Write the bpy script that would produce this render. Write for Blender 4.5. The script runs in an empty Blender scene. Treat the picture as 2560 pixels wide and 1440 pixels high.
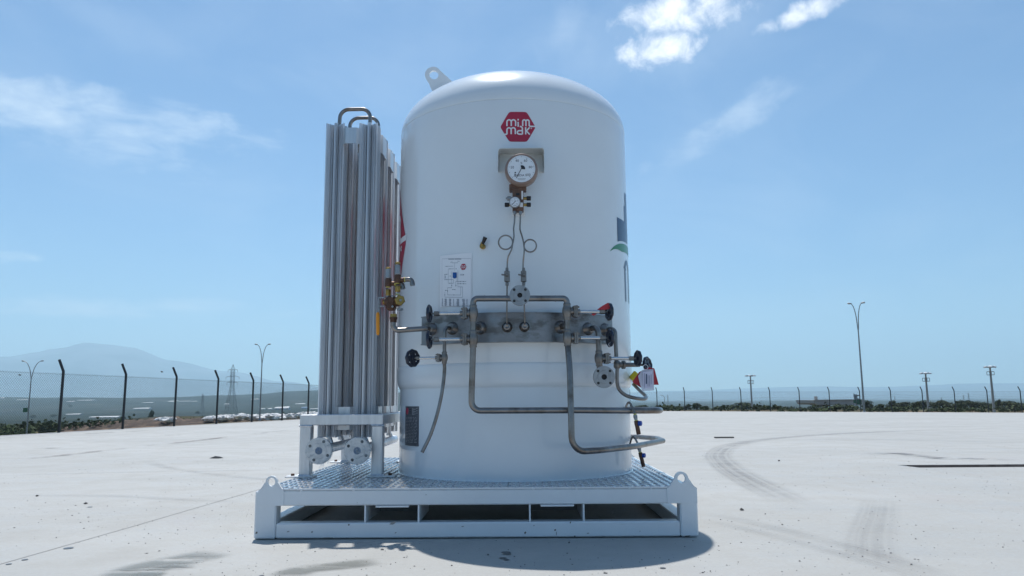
import bpy, math, random
from mathutils import Vector, Matrix, noise as mnoise
random.seed(7)
V = Vector
sin, cos, pi, rad = math.sin, math.cos, math.pi, math.radians
scene = bpy.context.scene
C = scene.collection

# ------------------------------------------------------------------ camera
CAM_H, FPX = .694, 1900.0
_p = math.atan((1000 - 720) / FPX)
_yaw = math.atan(20 / FPX * cos(_p))
_f = V((-sin(_yaw) * cos(_p), cos(_yaw) * cos(_p), sin(_p)))
_r0 = V((cos(_yaw), sin(_yaw), 0)); _u0 = _r0.cross(_f)
_ro = .0075
_r = _r0 * cos(_ro) - _u0 * sin(_ro)
_u = _r0 * sin(_ro) + _u0 * cos(_ro)
cam_d = bpy.data.cameras.new("camera"); cam = bpy.data.objects.new("camera", cam_d); C.objects.link(cam)
cam_d.sensor_width = 36; cam_d.lens = 36 * FPX / 2560; cam_d.clip_start = .05; cam_d.clip_end = 60000
cam.matrix_world = Matrix(((_r.x, _u.x, -_f.x, 0), (_r.y, _u.y, -_f.y, 0), (_r.z, _u.z, -_f.z, CAM_H), (0, 0, 0, 1)))
scene.camera = cam
EYE = V((0, 0, CAM_H))

# ------------------------------------------------------------------ light, sky, exposure
SUN = V((-.095, .40, 1)).normalized()
SUN_EL = math.asin(SUN.z); SUN_ROT = math.atan2(SUN.x, SUN.y)
SKY_STRENGTH, SUN_STRENGTH, EXPOSURE = .090, 4.5, .22
ld = bpy.data.lights.new("sun", 'SUN'); ld.energy = SUN_STRENGTH; ld.angle = rad(.53); ld.color = (1, .975, .935)
lo = bpy.data.objects.new("sun", ld); C.objects.link(lo); lo.rotation_euler = SUN.to_track_quat('Z', 'Y').to_euler(); lo.location = (0, 0, 50)
scene.view_settings.view_transform = 'Standard'; scene.view_settings.look = 'None'
scene.view_settings.exposure = EXPOSURE; scene.view_settings.gamma = 1; scene.view_settings.use_curve_mapping = False
scene.cycles.use_denoising = True
scene.cycles.max_bounces = 8; scene.cycles.volume_bounces = 2; scene.cycles.transparent_max_bounces = 24
scene.cycles.sample_clamp_indirect = 6


def ray(px, py):
    return _f + _r * ((px - 1280) / FPX) + _u * ((720 - py) / FPX)
def PY(px, py, y):
    v = ray(px, py); return EYE + v * (y / v.y)
def PZ(px, py, z):
    v = ray(px, py); return EYE + v * ((z - CAM_H) / v.z)


class NT:
    """small node helper"""
    def __init__(s, tree): s.t = tree; s.n = tree.nodes; s.l = tree.links
    def new(s, typ, **kw):
        n = s.n.new(typ)
        for k, v in kw.items(): setattr(n, k, v)
        return n
    def put(s, sock, val):
        if val is None: return
        if isinstance(val, bpy.types.NodeSocket): s.l.new(val, sock)
        else: sock.default_value = val
    def math(s, op, a, b=None, c=None, clamp=False):
        n = s.new('ShaderNodeMath', operation=op, use_clamp=clamp)
        s.put(n.inputs[0], a); s.put(n.inputs[1], b); s.put(n.inputs[2], c); return n.outputs[0]
    def vmath(s, op, a, b=None):
        n = s.new('ShaderNodeVectorMath', operation=op); s.put(n.inputs[0], a); s.put(n.inputs[1], b)
        return n.outputs['Value'] if op in ('DOT_PRODUCT', 'LENGTH', 'DISTANCE') else n.outputs[0]
    def noise(s, vec, scale, detail=4, rough=.55, dist=0):
        n = s.new('ShaderNodeTexNoise'); s.put(n.inputs['Vector'], vec)
        n.inputs['Scale'].default_value = scale; n.inputs['Detail'].default_value = detail
        n.inputs['Roughness'].default_value = rough; n.inputs['Distortion'].default_value = dist
        return n.outputs[0]
    def rng(s, v, a, b, c=0, d=1, smooth=True):
        n = s.new('ShaderNodeMapRange'); n.interpolation_type = 'SMOOTHSTEP' if smooth else 'LINEAR'
        s.put(n.inputs[0], v)
        for i, q in enumerate((a, b, c, d)): s.put(n.inputs[i + 1], q)
        return n.outputs[0]
    def mix(s, f, a, b, blend='MIX'):
        n = s.new('ShaderNodeMix', data_type='RGBA', blend_type=blend)
        s.put(n.inputs[0], f)
        for i, q in ((6, a), (7, b)):
            if isinstance(q, tuple) and len(q) == 3: q = q + (1,)
            s.put(n.inputs[i], q)
        return n.outputs[2]
    def mapping(s, vec, scale=(1, 1, 1), loc=(0, 0, 0), rot=(0, 0, 0)):
        n = s.new('ShaderNodeMapping'); s.put(n.inputs[0], vec)
        n.inputs['Scale'].default_value = scale; n.inputs['Location'].default_value = loc; n.inputs['Rotation'].default_value = rot
        return n.outputs[0]


# world: physical sky plus clouds that sit in fixed directions of the sky
w = bpy.data.worlds.new("World"); scene.world = w; w.use_nodes = True
N = NT(w.node_tree); N.n.clear()
sky = N.new('ShaderNodeTexSky', sky_type='NISHITA', sun_disc=False, sun_elevation=SUN_EL, sun_rotation=SUN_ROT,
            altitude=200, air_density=1.0, dust_density=.15, ozone_density=3.0)
tc = N.new('ShaderNodeTexCoord').outputs['Generated']
sx = N.new('ShaderNodeSeparateXYZ'); N.put(sx.inputs[0], tc)
skyc = N.mix(1.0, sky.outputs[0], (.78, 1.03, 1.15), 'MULTIPLY')
def sky_dir(px, py): return ray(px, py).normalized()
wv = N.noise(tc, 9, 6, .6); wv2 = N.noise(N.mapping(tc, loc=(3, 5, 1)), 9, 6, .6)
ww = N.new('ShaderNodeCombineXYZ'); N.put(ww.inputs[0], N.math('SUBTRACT', wv, .5)); N.put(ww.inputs[2], N.math('SUBTRACT', wv2, .5))
def cloud_uv(px, py, hx, hy, ang, warp):
    """coordinates in units of the cloud's half size, in the plane tangent to the sky at its centre"""
    c = sky_dir(px, py); e1 = V((c.y, -c.x, 0)).normalized(); e2 = e1.cross(c)
    a = rad(ang); ex = e1 * cos(a) + e2 * sin(a); ey = e2 * cos(a) - e1 * sin(a)
    wn = N.new('ShaderNodeVectorMath', operation='SCALE'); N.put(wn.inputs[0], ww.outputs[0]); wn.inputs['Scale'].default_value = warp
    d = N.vmath('ADD', tc, wn.outputs[0])
    dc = N.math('MAXIMUM', N.vmath('DOT_PRODUCT', d, tuple(c)), .05)
    u = N.math('DIVIDE', N.math('DIVIDE', N.vmath('DOT_PRODUCT', d, tuple(ex)), dc), hx / FPX)
    v = N.math('DIVIDE', N.math('DIVIDE', N.vmath('DOT_PRODUCT', d, tuple(ey)), dc), hy / FPX)
    return u, v
def blob(px, py, hx, hy, ang=0, warp=.03, scale=30, lo_=.15, hi=.7, amp=1.0, rough=.6, stretch=(1, 1, 1), seed=0.0, na=2.6):
    u, v = cloud_uv(px, py, hx, hy, ang, warp)
    r2 = N.math('ADD', N.math('MULTIPLY', u, u), N.math('MULTIPLY', v, v))
    fall = N.math('SUBTRACT', 1.0, r2)
    nz = N.noise(N.mapping(tc, scale=stretch, loc=(seed, seed * 2, 0)), scale, 7, rough, .3)
    val = N.math('ADD', N.math('MULTIPLY', fall, .8), N.math('MULTIPLY', N.math('SUBTRACT', nz, .5), na))
    m = N.rng(val, lo_, hi)
    cut = N.rng(r2, 2.2, 1.0)
    m = N.math('MULTIPLY', m, cut)
    return N.math('MULTIPLY', m, amp)
cum = [blob(1705, 30, 185, 62, 2, .04, 30, .0, 1.25, 1, .6, seed=1.0, na=2.2), blob(1655, 128, 118, 46, 6, .035, 36, .0, 1.25, .95, .6, seed=4.2, na=2.2),
       blob(2015, 38, 105, 30, 10, .025, 34, .0, 1.3, .9, .58, seed=2.7, na=2.0)]
cir = [blob(110, 290, 330, 75, -8, .05, 14, -.05, 1.6, .75, .55, (1, 1, 2.6), 3.3), blob(430, 295, 300, 48, -7, .05, 16, -.05, 1.5, .55, .55, (1, 1, 3), 6.1),
       blob(1830, 305, 230, 44, 27, .05, 18, -.1, 1.6, .46, .55, (1, 1, 2), 5.1), blob(25, 648, 66, 18, 6, .02, 30, .0, 1.3, .6, .5, (1, 1, 2), 8.4),
       blob(280, 772, 440, 28, 2, .03, 16, -.1, 1.4, .42, .5, (1, 1, 4), 9.4), blob(1400, 60, 60, 120, -20, .05, 18, .1, 1.6, .22, .5, (1, 1, 1), 7.7),
       blob(180, 120, 420, 130, 20, .08, 9, .1, 2.0, .16, .5, (1, 1, 2), 11.0), blob(1650, 70, 330, 150, 10, .05, 9, .2, 1.6, .22, .5, (1, 1, 1), 12.0)]
def over(a, b): return N.math('SUBTRACT', 1.0, N.math('MULTIPLY', N.math('SUBTRACT', 1.0, a), N.math('SUBTRACT', 1.0, b)))
m1 = cum[0]
for q in cum[1:]: m1 = over(m1, q)
m2 = cir[0]
for q in cir[1:]: m2 = over(m2, q)
# thin veil everywhere, milkier to the left
veil = N.rng(N.noise(N.mapping(tc, scale=(1, 1, 2.2)), 4.5, 6, .55, .6), .40, .78, .0, .10)
m2 = over(m2, veil)
skyc = N.mix(m2, skyc, tuple(q / SKY_STRENGTH for q in (.76, .86, .96)))
skyc = N.mix(m1, skyc, tuple(q / SKY_STRENGTH for q in (1.12, 1.13, 1.15)))
bg = N.new('ShaderNodeBackground'); N.put(bg.inputs[0], skyc); bg.inputs[1].default_value = SKY_STRENGTH
wo = N.new('ShaderNodeOutputWorld'); N.l.new(bg.outputs[0], wo.inputs[0])

# ------------------------------------------------------------------ helpers
AX = V((-.039, 5.003, 0)); RT, RS = .757, .7405
def PC(px, py, R):
    v = ray(px, py); o = V((-AX.x, -AX.y)); a = v.x ** 2 + v.y ** 2; b = v.x * o.x + v.y * o.y; c = o.length_squared - R * R
    D = max(b * b - a * c, 0); return EYE + v * ((-b - math.sqrt(D)) / a)
def phi_of(p): return math.atan2(p.x - AX.x, AX.y - p.y)
def cyl(phi, z, R): return V((AX.x + R * sin(phi), AX.y - R * cos(phi), z))
def radial(p): return V((p.x - AX.x, p.y - AX.y, 0)).normalized()

ORIG = {}
class MB:
    def __init__(s): s.v = []; s.f = []; s.uv = {}
    def add(s, vs, fs):
        b = len(s.v); s.v += [V(q) for q in vs]; s.f += [tuple(b + i for i in q) for q in fs]; return s
    def box(s, x0, x1, y0, y1, z0, z1):
        return s.add([(x0, y0, z0), (x1, y0, z0), (x1, y1, z0), (x0, y1, z0), (x0, y0, z1), (x1, y0, z1), (x1, y1, z1), (x0, y1, z1)],
                     [(0, 3, 2, 1), (4, 5, 6, 7), (0, 1, 5, 4), (1, 2, 6, 5), (2, 3, 7, 6), (3, 0, 4, 7)])
    def bbox(s, x0, x1, y0, y1, z0, z1, b=.004):
        """box with chamfered edges"""
        xs = (x0, x0 + b, x1 - b, x1); ys = (y0, y0 + b, y1 - b, y1); zs = (z0, z0 + b, z1 - b, z1)
        import itertools
        idx = {}; vs = []
        def vid(i, j, k):
            if (i, j, k) not in idx: idx[(i, j, k)] = len(vs); vs.append((xs[i], ys[j], zs[k]))
            return idx[(i, j, k)]
        fs = []
        for k in (0, 3): fs.append([vid(1, 1, k), vid(2, 1, k), vid(2, 2, k), vid(1, 2, k)][::(1 if k else -1)])
        for j in (0, 3): fs.append([vid(1, j, 1), vid(2, j, 1), vid(2, j, 2), vid(1, j, 2)][::(-1 if j else 1)])
        for i in (0, 3): fs.append([vid(i, 1, 1), vid(i, 2, 1), vid(i, 2, 2), vid(i, 1, 2)][::(1 if i else -1)])
        for a in (0, 3):
            for c in (0, 3):
                A = 1 if a == 0 else 2; Cc = 1 if c == 0 else 2
                fs.append([vid(A, c, 1), vid(a, Cc, 1), vid(a, Cc, 2), vid(A, c, 2)])
                fs.append([vid(A, 1, c), vid(a, 1, Cc), vid(a, 2, Cc), vid(A, 2, c)])
                fs.append([vid(1, A, c), vid(1, a, Cc), vid(2, a, Cc), vid(2, A, c)])
                for k in (0, 3):
                    K = 1 if k == 0 else 2
                    fs.append([vid(a, Cc, K), vid(A, c, K), vid(A, Cc, k)])
        return s.add(vs, fs)
    def obox(s, c, ax, ay, az):
        c, ax, ay, az = V(c), V(ax), V(ay), V(az)
        return s.add([c + ax * i + ay * j + az * k for k in (-1, 1) for i, j in ((-1, -1), (1, -1), (1, 1), (-1, 1))],
                     [(0, 3, 2, 1), (4, 5, 6, 7), (0, 1, 5, 4), (1, 2, 6, 5), (2, 3, 7, 6), (3, 0, 4, 7)])
    def tube(s, pts, r, seg=12, caps=True):
        pts = [V(p) for p in pts]; n = len(pts); rr = r if isinstance(r, (list, tuple)) else [r] * n
        t = (pts[1] - pts[0]).normalized(); a = t.orthogonal().normalized(); vs = []
        for i, p in enumerate(pts):
            if i == 0: tn = t
            elif i == n - 1: tn = (pts[i] - pts[i - 1]).normalized()
            else: tn = ((pts[i] - pts[i - 1]).normalized() + (pts[i + 1] - pts[i]).normalized()).normalized()
            a = (a - tn * a.dot(tn)).normalized(); b = tn.cross(a)
            for k in range(seg): vs.append(p + (a * cos(2 * pi * k / seg) + b * sin(2 * pi * k / seg)) * rr[i])
        fs = [(i * seg + k, i * seg + (k + 1) % seg, (i + 1) * seg + (k + 1) % seg, (i + 1) * seg + k) for i in range(n - 1) for k in range(seg)]
        if caps: fs += [tuple(reversed(range(seg))), tuple(range((n - 1) * seg, n * seg))]
        return s.add(vs, fs)
    def cyl(s, p0, p1, r, seg=16, r1=None): return s.tube([p0, p1], [r, r if r1 is None else r1], seg)
    def lathe(s, p, axis, prof, seg=24, rot=0.0):
        """prof: list of (distance along axis, radius)"""
        p, axis = V(p), V(axis).normalized(); a = axis.orthogonal().normalized()
        if abs(axis.z) < .99: a = (V((0, 0, 1)) - axis * axis.z).normalized()
        b = axis.cross(a); vs = []
        for t, r in prof:
            for k in range(seg):
                q = 2 * pi * k / seg + rot; vs.append(p + axis * t + (a * cos(q) + b * sin(q)) * max(r, 1e-5))
        n = len(prof)
        fs = [(i * seg + k, i * seg + (k + 1) % seg, (i + 1) * seg + (k + 1) % seg, (i + 1) * seg + k) for i in range(n - 1) for k in range(seg)]
        if prof[0][1] > 1e-4: fs.append(tuple(reversed(range(seg))))
        if prof[-1][1] > 1e-4: fs.append(tuple(range((n - 1) * seg, n * seg)))
        return s.add(vs, fs)
    def ring(s, c, axis, R, r, seg=28, sub=10, lobes=0, amp=0):
        c, axis = V(c), V(axis).normalized(); a = axis.orthogonal().normalized(); b = axis.cross(a); vs = []
        for i in range(seg):
            q = 2 * pi * i / seg; d = a * cos(q) + b * sin(q); rr = R * (1 + amp * cos(lobes * q))
            for k in range(sub): e = 2 * pi * k / sub; vs.append(c + d * (rr + r * cos(e)) + axis * (r * sin(e)))
        return s.add(vs, [(i * sub + k, ((i + 1) % seg) * sub + k, ((i + 1) % seg) * sub + (k + 1) % sub, i * sub + (k + 1) % sub) for i in range(seg) for k in range(sub)])
    def prism(s, poly, d):
        """planar polygon (3D points) extruded by vector d"""
        n = len(poly); d = V(d); poly = [V(p) for p in poly]
        return s.add(poly + [p + d for p in poly], [tuple(reversed(range(n))), tuple(range(n, 2 * n))] + [(i, (i + 1) % n, n + (i + 1) % n, n + i) for i in range(n)])
    def holed(s, outer, inner, d):
        """plate with a hole: outer and inner outlines with the same point count"""
        n = len(outer); d = V(d); A = [V(p) for p in outer]; B = [V(p) for p in inner]
        vs = A + B + [p + d for p in A] + [p + d for p in B]; fs = []
        for i in range(n):
            j = (i + 1) % n
            fs += [(i, n + i, n + j, j), (2 * n + i, 2 * n + j, 3 * n + j, 3 * n + i), (i, j, 2 * n + j, 2 * n + i), (n + j, n + i, 3 * n + i, 3 * n + j)]
        return s.add(vs, fs)
    def build(s, name, mat, parent=None, loc=None, smooth=True, angle=35, kind=None, recalc=True):
        o0 = V(loc) if loc is not None else (ORIG[parent.name] if parent else V((0, 0, 0)))
        me = bpy.data.meshes.new(name); me.from_pydata([tuple(v - o0) for v in s.v], [], s.f)
        if recalc:
            import bmesh
            bm = bmesh.new(); bm.from_mesh(me); bmesh.ops.recalc_face_normals(bm, faces=bm.faces); bm.to_mesh(me); bm.free()
        if smooth:
            me.polygons.foreach_set('use_smooth', [True] * len(me.polygons)); me.set_sharp_from_angle(angle=rad(angle))
        if mat: me.materials.append(mat)
        o = bpy.data.objects.new(name, me); C.objects.link(o)
        if parent: o.parent = parent; o.location = o0 - ORIG[parent.name]
        else: o.location = o0
        ORIG[o.name] = o0
        if kind: o['kind'] = kind
        return o

def islands(mb):
    par = list(range(len(mb.v)))
    def find(i):
        while par[i] != i: par[i] = par[par[i]]; i = par[i]
        return i
    for f in mb.f:
        a = find(f[0])
        for q in f[1:]: par[find(q)] = a
    groups = {}
    for f in mb.f: groups.setdefault(find(f[0]), []).append(f)
    out = []
    for fs in groups.values():
        ids = {}; m = MB()
        for f in fs:
            for q in f:
                if q not in ids: ids[q] = len(m.v); m.v.append(mb.v[q])
        m.f = [tuple(ids[q] for q in f) for f in fs]; out.append(m)
    return out
def build_each(mb, *a, **k):
    return [m.build(*a, **k) for m in islands(mb)]

def tag(o, label=None, cat=None, group=None, kind=None):
    if label: o['label'] = label
    if cat: o['category'] = cat
    if group: o['group'] = group
    if kind: o['kind'] = kind
    return o
def thing(name, loc, label, cat, group=None, parent=None):
    o = bpy.data.objects.new(name, None); C.objects.link(o); o.location = loc; o.empty_display_size = .2
    ORIG[o.name] = V(loc); return tag(o, label, cat, group)
def share(src, parent, d=(0, 0, 0), rotz=0, scale=None):
    """another part with the same mesh, moved by d"""
    o = src.copy(); C.objects.link(o); o.parent = parent; o.location = src.location + V(d); o.rotation_euler = (0, 0, rotz)
    if scale: o.scale = scale
    ORIG[o.name] = ORIG[src.name] + V(d); return o
def dup(root, loc, rotz=0, scale=(1, 1, 1), label=None):
    r = root.copy(); C.objects.link(r); r.location = loc; r.rotation_euler = (0, 0, rotz); r.scale = scale
    ORIG[r.name] = V(loc)
    if label: r['label'] = label
    for ch in list(root.children):
        c = ch.copy(); C.objects.link(c); c.parent = r
        for g in list(ch.children):
            d = g.copy(); C.objects.link(d); d.parent = c
    return r
def fillet(pts, R, n=7):
    pts = [V(p) for p in pts]; out = [pts[0]]; RR = R if isinstance(R, (list, tuple)) else [R] * (len(pts) - 2)
    for i in range(1, len(pts) - 1):
        p, a, b = pts[i], pts[i - 1], pts[i + 1]; d1 = (a - p).normalized(); d2 = (b - p).normalized()
        ang = d1.angle(d2); 
        if ang > 3.1: out.append(p); continue
        t = min(RR[i - 1] / math.tan(ang / 2), (a - p).length * .499, (b - p).length * .499); r = t * math.tan(ang / 2)
        s1, s2 = p + d1 * t, p + d2 * t; cc = p + (d1 + d2).normalized() * (r / sin(ang / 2))
        u1 = (s1 - cc).normalized(); u2 = (s2 - cc).normalized(); om = u1.angle(u2)
        for k in range(n + 1):
            q = k / n; out.append(cc + (u1 * sin((1 - q) * om) + u2 * sin(q * om)) / sin(om) * r)
    out.append(pts[-1]); return out
def spline(pts, n=6):
    """Catmull-Rom through points"""
    P = [V(p) for p in pts]; P = [P[0] * 2 - P[1]] + P + [P[-1] * 2 - P[-2]]; out = []
    for i in range(1, len(P) - 2):
        for k in range(n):
            t = k / n; a, b, c, d = P[i - 1], P[i], P[i + 1], P[i + 2]
            out.append((b * 2 + (c - a) * t + (a * 2 - b * 5 + c * 4 - d) * t * t + (b * 3 - a - c * 3 + d) * t ** 3) / 2)
    out.append(P[-2]); return out

# ------------------------------------------------------------------ materials
def mat(name, col, rough=.5, metal=0.0, var=None, vscale=6, vs=(1, 1, 1), bump=0, bscale=60, bs=(1, 1, 1), coat=0, rvar=0, spec=.5, col2=None, c2=(.5, .7), c2scale=4, c2s=(1, 1, 1), alpha=None):
    m = bpy.data.materials.new(name); m.use_nodes = True; n = NT(m.node_tree); b = n.n['Principled BSDF']
    tcn = n.new('ShaderNodeTexCoord').outputs['Object']; c = tuple(col) + (1,)
    if var:
        nz = n.noise(n.mapping(tcn, scale=vs), vscale, 5, .6)
        f = n.rng(nz, .3, .7, 1 - var, 1 + var, False); cc = n.new('ShaderNodeVectorMath', operation='SCALE'); n.put(cc.inputs[0], tuple(col)); n.put(cc.inputs['Scale'], f); c = cc.outputs[0]
    if col2:
        f2 = n.rng(n.noise(n.mapping(tcn, scale=c2s, loc=(7, 3, 1)), c2scale, 6, .62), c2[0], c2[1]); c = n.mix(f2, c, tuple(col2))
    n.put(b.inputs['Base Color'], c)
    b.inputs['Metallic'].default_value = metal; b.inputs['Roughness'].default_value = rough
    b.inputs['Specular IOR Level'].default_value = spec
    if rvar: n.put(b.inputs['Roughness'], n.rng(n.noise(n.mapping(tcn, scale=vs), vscale * 1.7, 4), .3, .7, rough - rvar, rough + rvar, False))
    if coat: b.inputs['Coat Weight'].default_value = coat; b.inputs['Coat Roughness'].default_value = .06
    if bump:
        bn = n.new('ShaderNodeBump'); bn.inputs['Strength'].default_value = 1.0; bn.inputs['Distance'].default_value = bump
        n.put(bn.inputs['Height'], n.noise(n.mapping(tcn, scale=bs), bscale, 5, .6)); n.put(b.inputs['Normal'], bn.outputs[0])
    if alpha is not None: b.inputs['Alpha'].default_value = alpha
    return m
paint = mat('white_tank_paint', (.72, .76, .785), .24, 0, .02, 3, coat=.5, bump=.0009, bscale=5)
paint_skid = mat('white_skid_paint', (.72, .75, .77), .38, 0, .03, 5, coat=.1, bump=.0006, bscale=30, col2=(.42, .36, .29), c2=(.69, .76), c2scale=9, c2s=(.5, 2, 2.6))
steel = mat('stainless_pipe', (.27, .25, .235), .34, 1, .12, 14, bump=.0002, bscale=50, rvar=.06, col2=(.17, .135, .11), c2=(.45, .7), c2scale=9)
steel_cast = mat('cast_stainless', (.25, .235, .22), .46, 1, .14, 25, bump=.0005, bscale=160, rvar=.06, col2=(.17, .145, .125), c2=(.5, .75), c2scale=14)
steel_plate = mat('pickled_plate', (.26, .265, .275), .42, 1, .18, 9, bump=.0006, bscale=40, rvar=.14, col2=(.15, .145, .14), c2=(.52, .66), c2scale=6, c2s=(1, 1, 2))
polish = mat('polished_steel', (.60, .59, .585), .2, 1, .05, 20)
galv = mat('galvanised', (.33, .34, .35), .45, 1, .12, 30)
alu = mat('extruded_aluminium', (.73, .735, .75), .46, 1, .16, 30, vs=(1, 1, .04), bump=.0004, bscale=80, bs=(1, 1, .03), rvar=.08)
alu_frame = mat('aluminium_tube', (.66, .66, .665), .42, 1, .1, 40, vs=(1, 1, .15), bump=.0004, bscale=90, rvar=.08)
alu_weld = mat('weld_bead', (.6, .61, .63), .38, 1, .25, 90, bump=.002, bscale=140)
tread = mat('tread_plate', (.56, .565, .57), .27, 1, .1, 12, bump=.0004, bscale=30, rvar=.1)
wheel_m = mat('navy_wheel_paint', (.012, .017, .035), .32, 0, .3, 20, coat=.3)
brass = mat('brass', (.36, .245, .08), .36, .9, .2, 30, bump=.0006, bscale=120)
bronze = mat('dark_bronze', (.115, .06, .04), .5, .5, .35, 26, bump=.0008, bscale=90)
ptfe = mat('yellow_thread_tape', (.55, .50, .14), .6)
orange = mat('orange_grip', (.80, .30, .015), .45, 0, .06, 20)
black = mat('black_plastic', (.012, .012, .014), .45)
blue_cap = mat('blue_cap', (.005, .06, .36), .4)
gauge_body = mat('bronze_gauge_case', (.26, .185, .155), .45, .1, .12, 12)
manif = mat('gauge_manifold_bronze', (.15, .085, .06), .5, .4, .3, 22)
dial_m = mat('dial_white', (.72, .76, .80), .5)
ink = mat('black_ink', (.02, .022, .03), .6)
ink_b = mat('grey_ink', (.16, .19, .25), .7)
paper = mat('paper_white', (.80, .82, .85), .7)
paper_blue = mat('printed_blue', (.01, .09, .32), .7)
red = mat('red_vinyl', (.40, .012, .045), .35, coat=.2)
white_v = mat('white_vinyl', (.76, .77, .78), .4)
navy_v = mat('navy_vinyl', (.012, .045, .115), .3, coat=.2)
green_v = mat('green_vinyl', (.012, .20, .075), .3, coat=.2)
nameplate_m = mat('nameplate_grey', (.10, .105, .12), .45, .4)
name_txt = mat('nameplate_silver', (.50, .51, .53), .4, .6)
red_tag = mat('red_tag_plastic', (.42, .012, .03), .4)
yellow_m = mat('yellow_cap', (.72, .55, .02), .45)
rubber = mat('dark_rubber', (.03, .03, .032), .7)
hood_m = mat('hood_steel', (.66, .68, .67), .5, .05, .05, 8)

def film_mat():
    m = bpy.data.materials.new('plastic_film'); m.use_nodes = True; n = NT(m.node_tree); b = n.n['Principled BSDF']
    t = n.new('ShaderNodeTexCoord').outputs['Object']; nz = n.noise(t, 22, 4, .5, .6)
    b.inputs['Base Color'].default_value = (.55, .60, .62, 1); b.inputs['Roughness'].default_value = .12
    n.put(b.inputs['Alpha'], n.rng(nz, .35, .7, .12, .42))
    bn = n.new('ShaderNodeBump'); bn.inputs['Distance'].default_value = .004; n.put(bn.inputs['Height'], nz); n.put(b.inputs['Normal'], bn.outputs[0]); return m
film = film_mat()

# ------------------------------------------------------------------ yard (setting)
XL = lambda y: -19.75 + .1737 * (y + 30)          # left edge of the slab
YB = lambda x: 57.6 + (10.15 - x) * .231          # far edge of the slab
def sstep(a, b, x):
    t = min(1, max(0, (x - a) / (b - a))); return t * t * (3 - 2 * t)
def yard_z(x, y): return -sstep(9, 50, y) * max(0, .115 + .0085 * x)
PIT_Y, PIT_X = 8.08, 3.88
def pit(x, y): return .026 * min(1, max(0, (x - PIT_X) / .22)) if y < PIT_Y else 0
def yard_mat():
    m = bpy.data.materials.new('concrete_yard'); m.use_nodes = True; n = NT(m.node_tree); b = n.n['Principled BSDF']
    g = n.new('ShaderNodeNewGeometry').outputs['Position']
    big = n.noise(n.mapping(g, scale=(.5, 1.1, 1)), .45, 6, .6, .4); mid = n.noise(g, 2.3, 6, .65); fine = n.noise(g, 42, 4, .7)
    streak = n.noise(n.mapping(g, scale=(.10, 1.2, 1), rot=(0, 0, .12)), 1.6, 6, .6, .5)
    c = n.mix(n.rng(big, .3, .7), (.345, .342, .322), (.40, .395, .373))
    c = n.mix(n.rng(mid, .40, .75, 0, .55), c, (.33, .322, .30))
    c = n.mix(n.rng(streak, .52, .78, 0, .4), c, (.298, .295, .28))
    c = n.mix(n.rng(n.noise(n.mapping(g, loc=(9, 4, 0)), .8, 5, .6, .6), .55, .75, 0, .5), c, (.365, .345, .33))
    c = n.mix(n.rng(fine, .3, .75, 0, .25), c, (.285, .28, .27))
    n.put(b.inputs['Base Color'], c); n.put(b.inputs['Roughness'], n.rng(mid, .3, .7, .55, .8))
    bn = n.new('ShaderNodeBump'); bn.inputs['Distance'].default_value = .004; n.put(bn.inputs['Height'], n.math('ADD', n.noise(g, 26, 5, .7), n.math('MULTIPLY', mid, 1.4))); n.put(b.inputs['Normal'], bn.outputs[0])
    return m
concrete = yard_mat()
ys = [-30, -20, -12, -6, -2, 0, 2, 3, 4, 5, 6, 7, PIT_Y - .001, PIT_Y, 9, 10, 11, 12, 13, 14, 15, 16, 18, 20, 22, 24, 26, 28, 30, 32, 34, 36, 38, 40, 42, 44, 46, 48]
xs = [None, -3, -2, -1, 0, 1, 2, 3, PIT_X, PIT_X + .22, 5, 6, 8, 10, 12, 15, 18, 21, 24, 27, 30, 33, 36, 40, 45]
mb = MB(); vs = []
for y in ys + [None]:
    for x in xs:
        if y is None:
            X = x if x is not None else -4.1; Y = YB(X)
        else:
            Y = y; X = XL(y) if x is None else (x if x >= 0 or y < 48 else max(x, XL(y) + .5 * (x + 4)))
        vs.append((X, Y, yard_z(X, Y) - pit(X, Y)))
nx = len(xs)
mb.add(vs, [(j * nx + i, j * nx + i + 1, (j + 1) * nx + i + 1, (j + 1) * nx + i) for j in range(len(ys)) for i in range(nx - 1)])
yard = mb.build('yard', concrete, angle=20, kind='structure')

def decal_mat(name, col, amax, scale=4, stretch=(1, 1, 1), lo_=.35, hi=.65, across=True, rough=.75):
    m = bpy.data.materials.new(name); m.use_nodes = True; n = NT(m.node_tree); b = n.n['Principled BSDF']
    b.inputs['Base Color'].default_value = col + (1,); b.inputs['Roughness'].default_value = rough
    uv = n.new('ShaderNodeUVMap').outputs[0]; s = n.new('ShaderNodeSeparateXYZ'); n.put(s.inputs[0], uv)
    g = n.new('ShaderNodeNewGeometry').outputs['Position']
    e = n.math('ABSOLUTE', n.math('SUBTRACT', n.math('MULTIPLY', s.outputs[0], 2), 1)); f = n.rng(e, 1, .35)
    e2 = n.math('ABSOLUTE', n.math('SUBTRACT', n.math('MULTIPLY', s.outputs[1], 2), 1)); f = n.math('MULTIPLY', f, n.rng(e2, 1, .55))
    nz = n.rng(n.noise(n.mapping(g, scale=stretch), scale, 6, .65), lo_, hi)
    if across:   # tread bands along the mark
        bands = n.rng(n.noise(n.mapping(uv, scale=(9, .4, 1)), 1.0, 2, .5), .35, .6, .35, 1); nz = n.math('MULTIPLY', nz, bands)
    n.put(b.inputs['Alpha'], n.math('MULTIPLY', n.math('MULTIPLY', f, nz), amax)); return m
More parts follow.
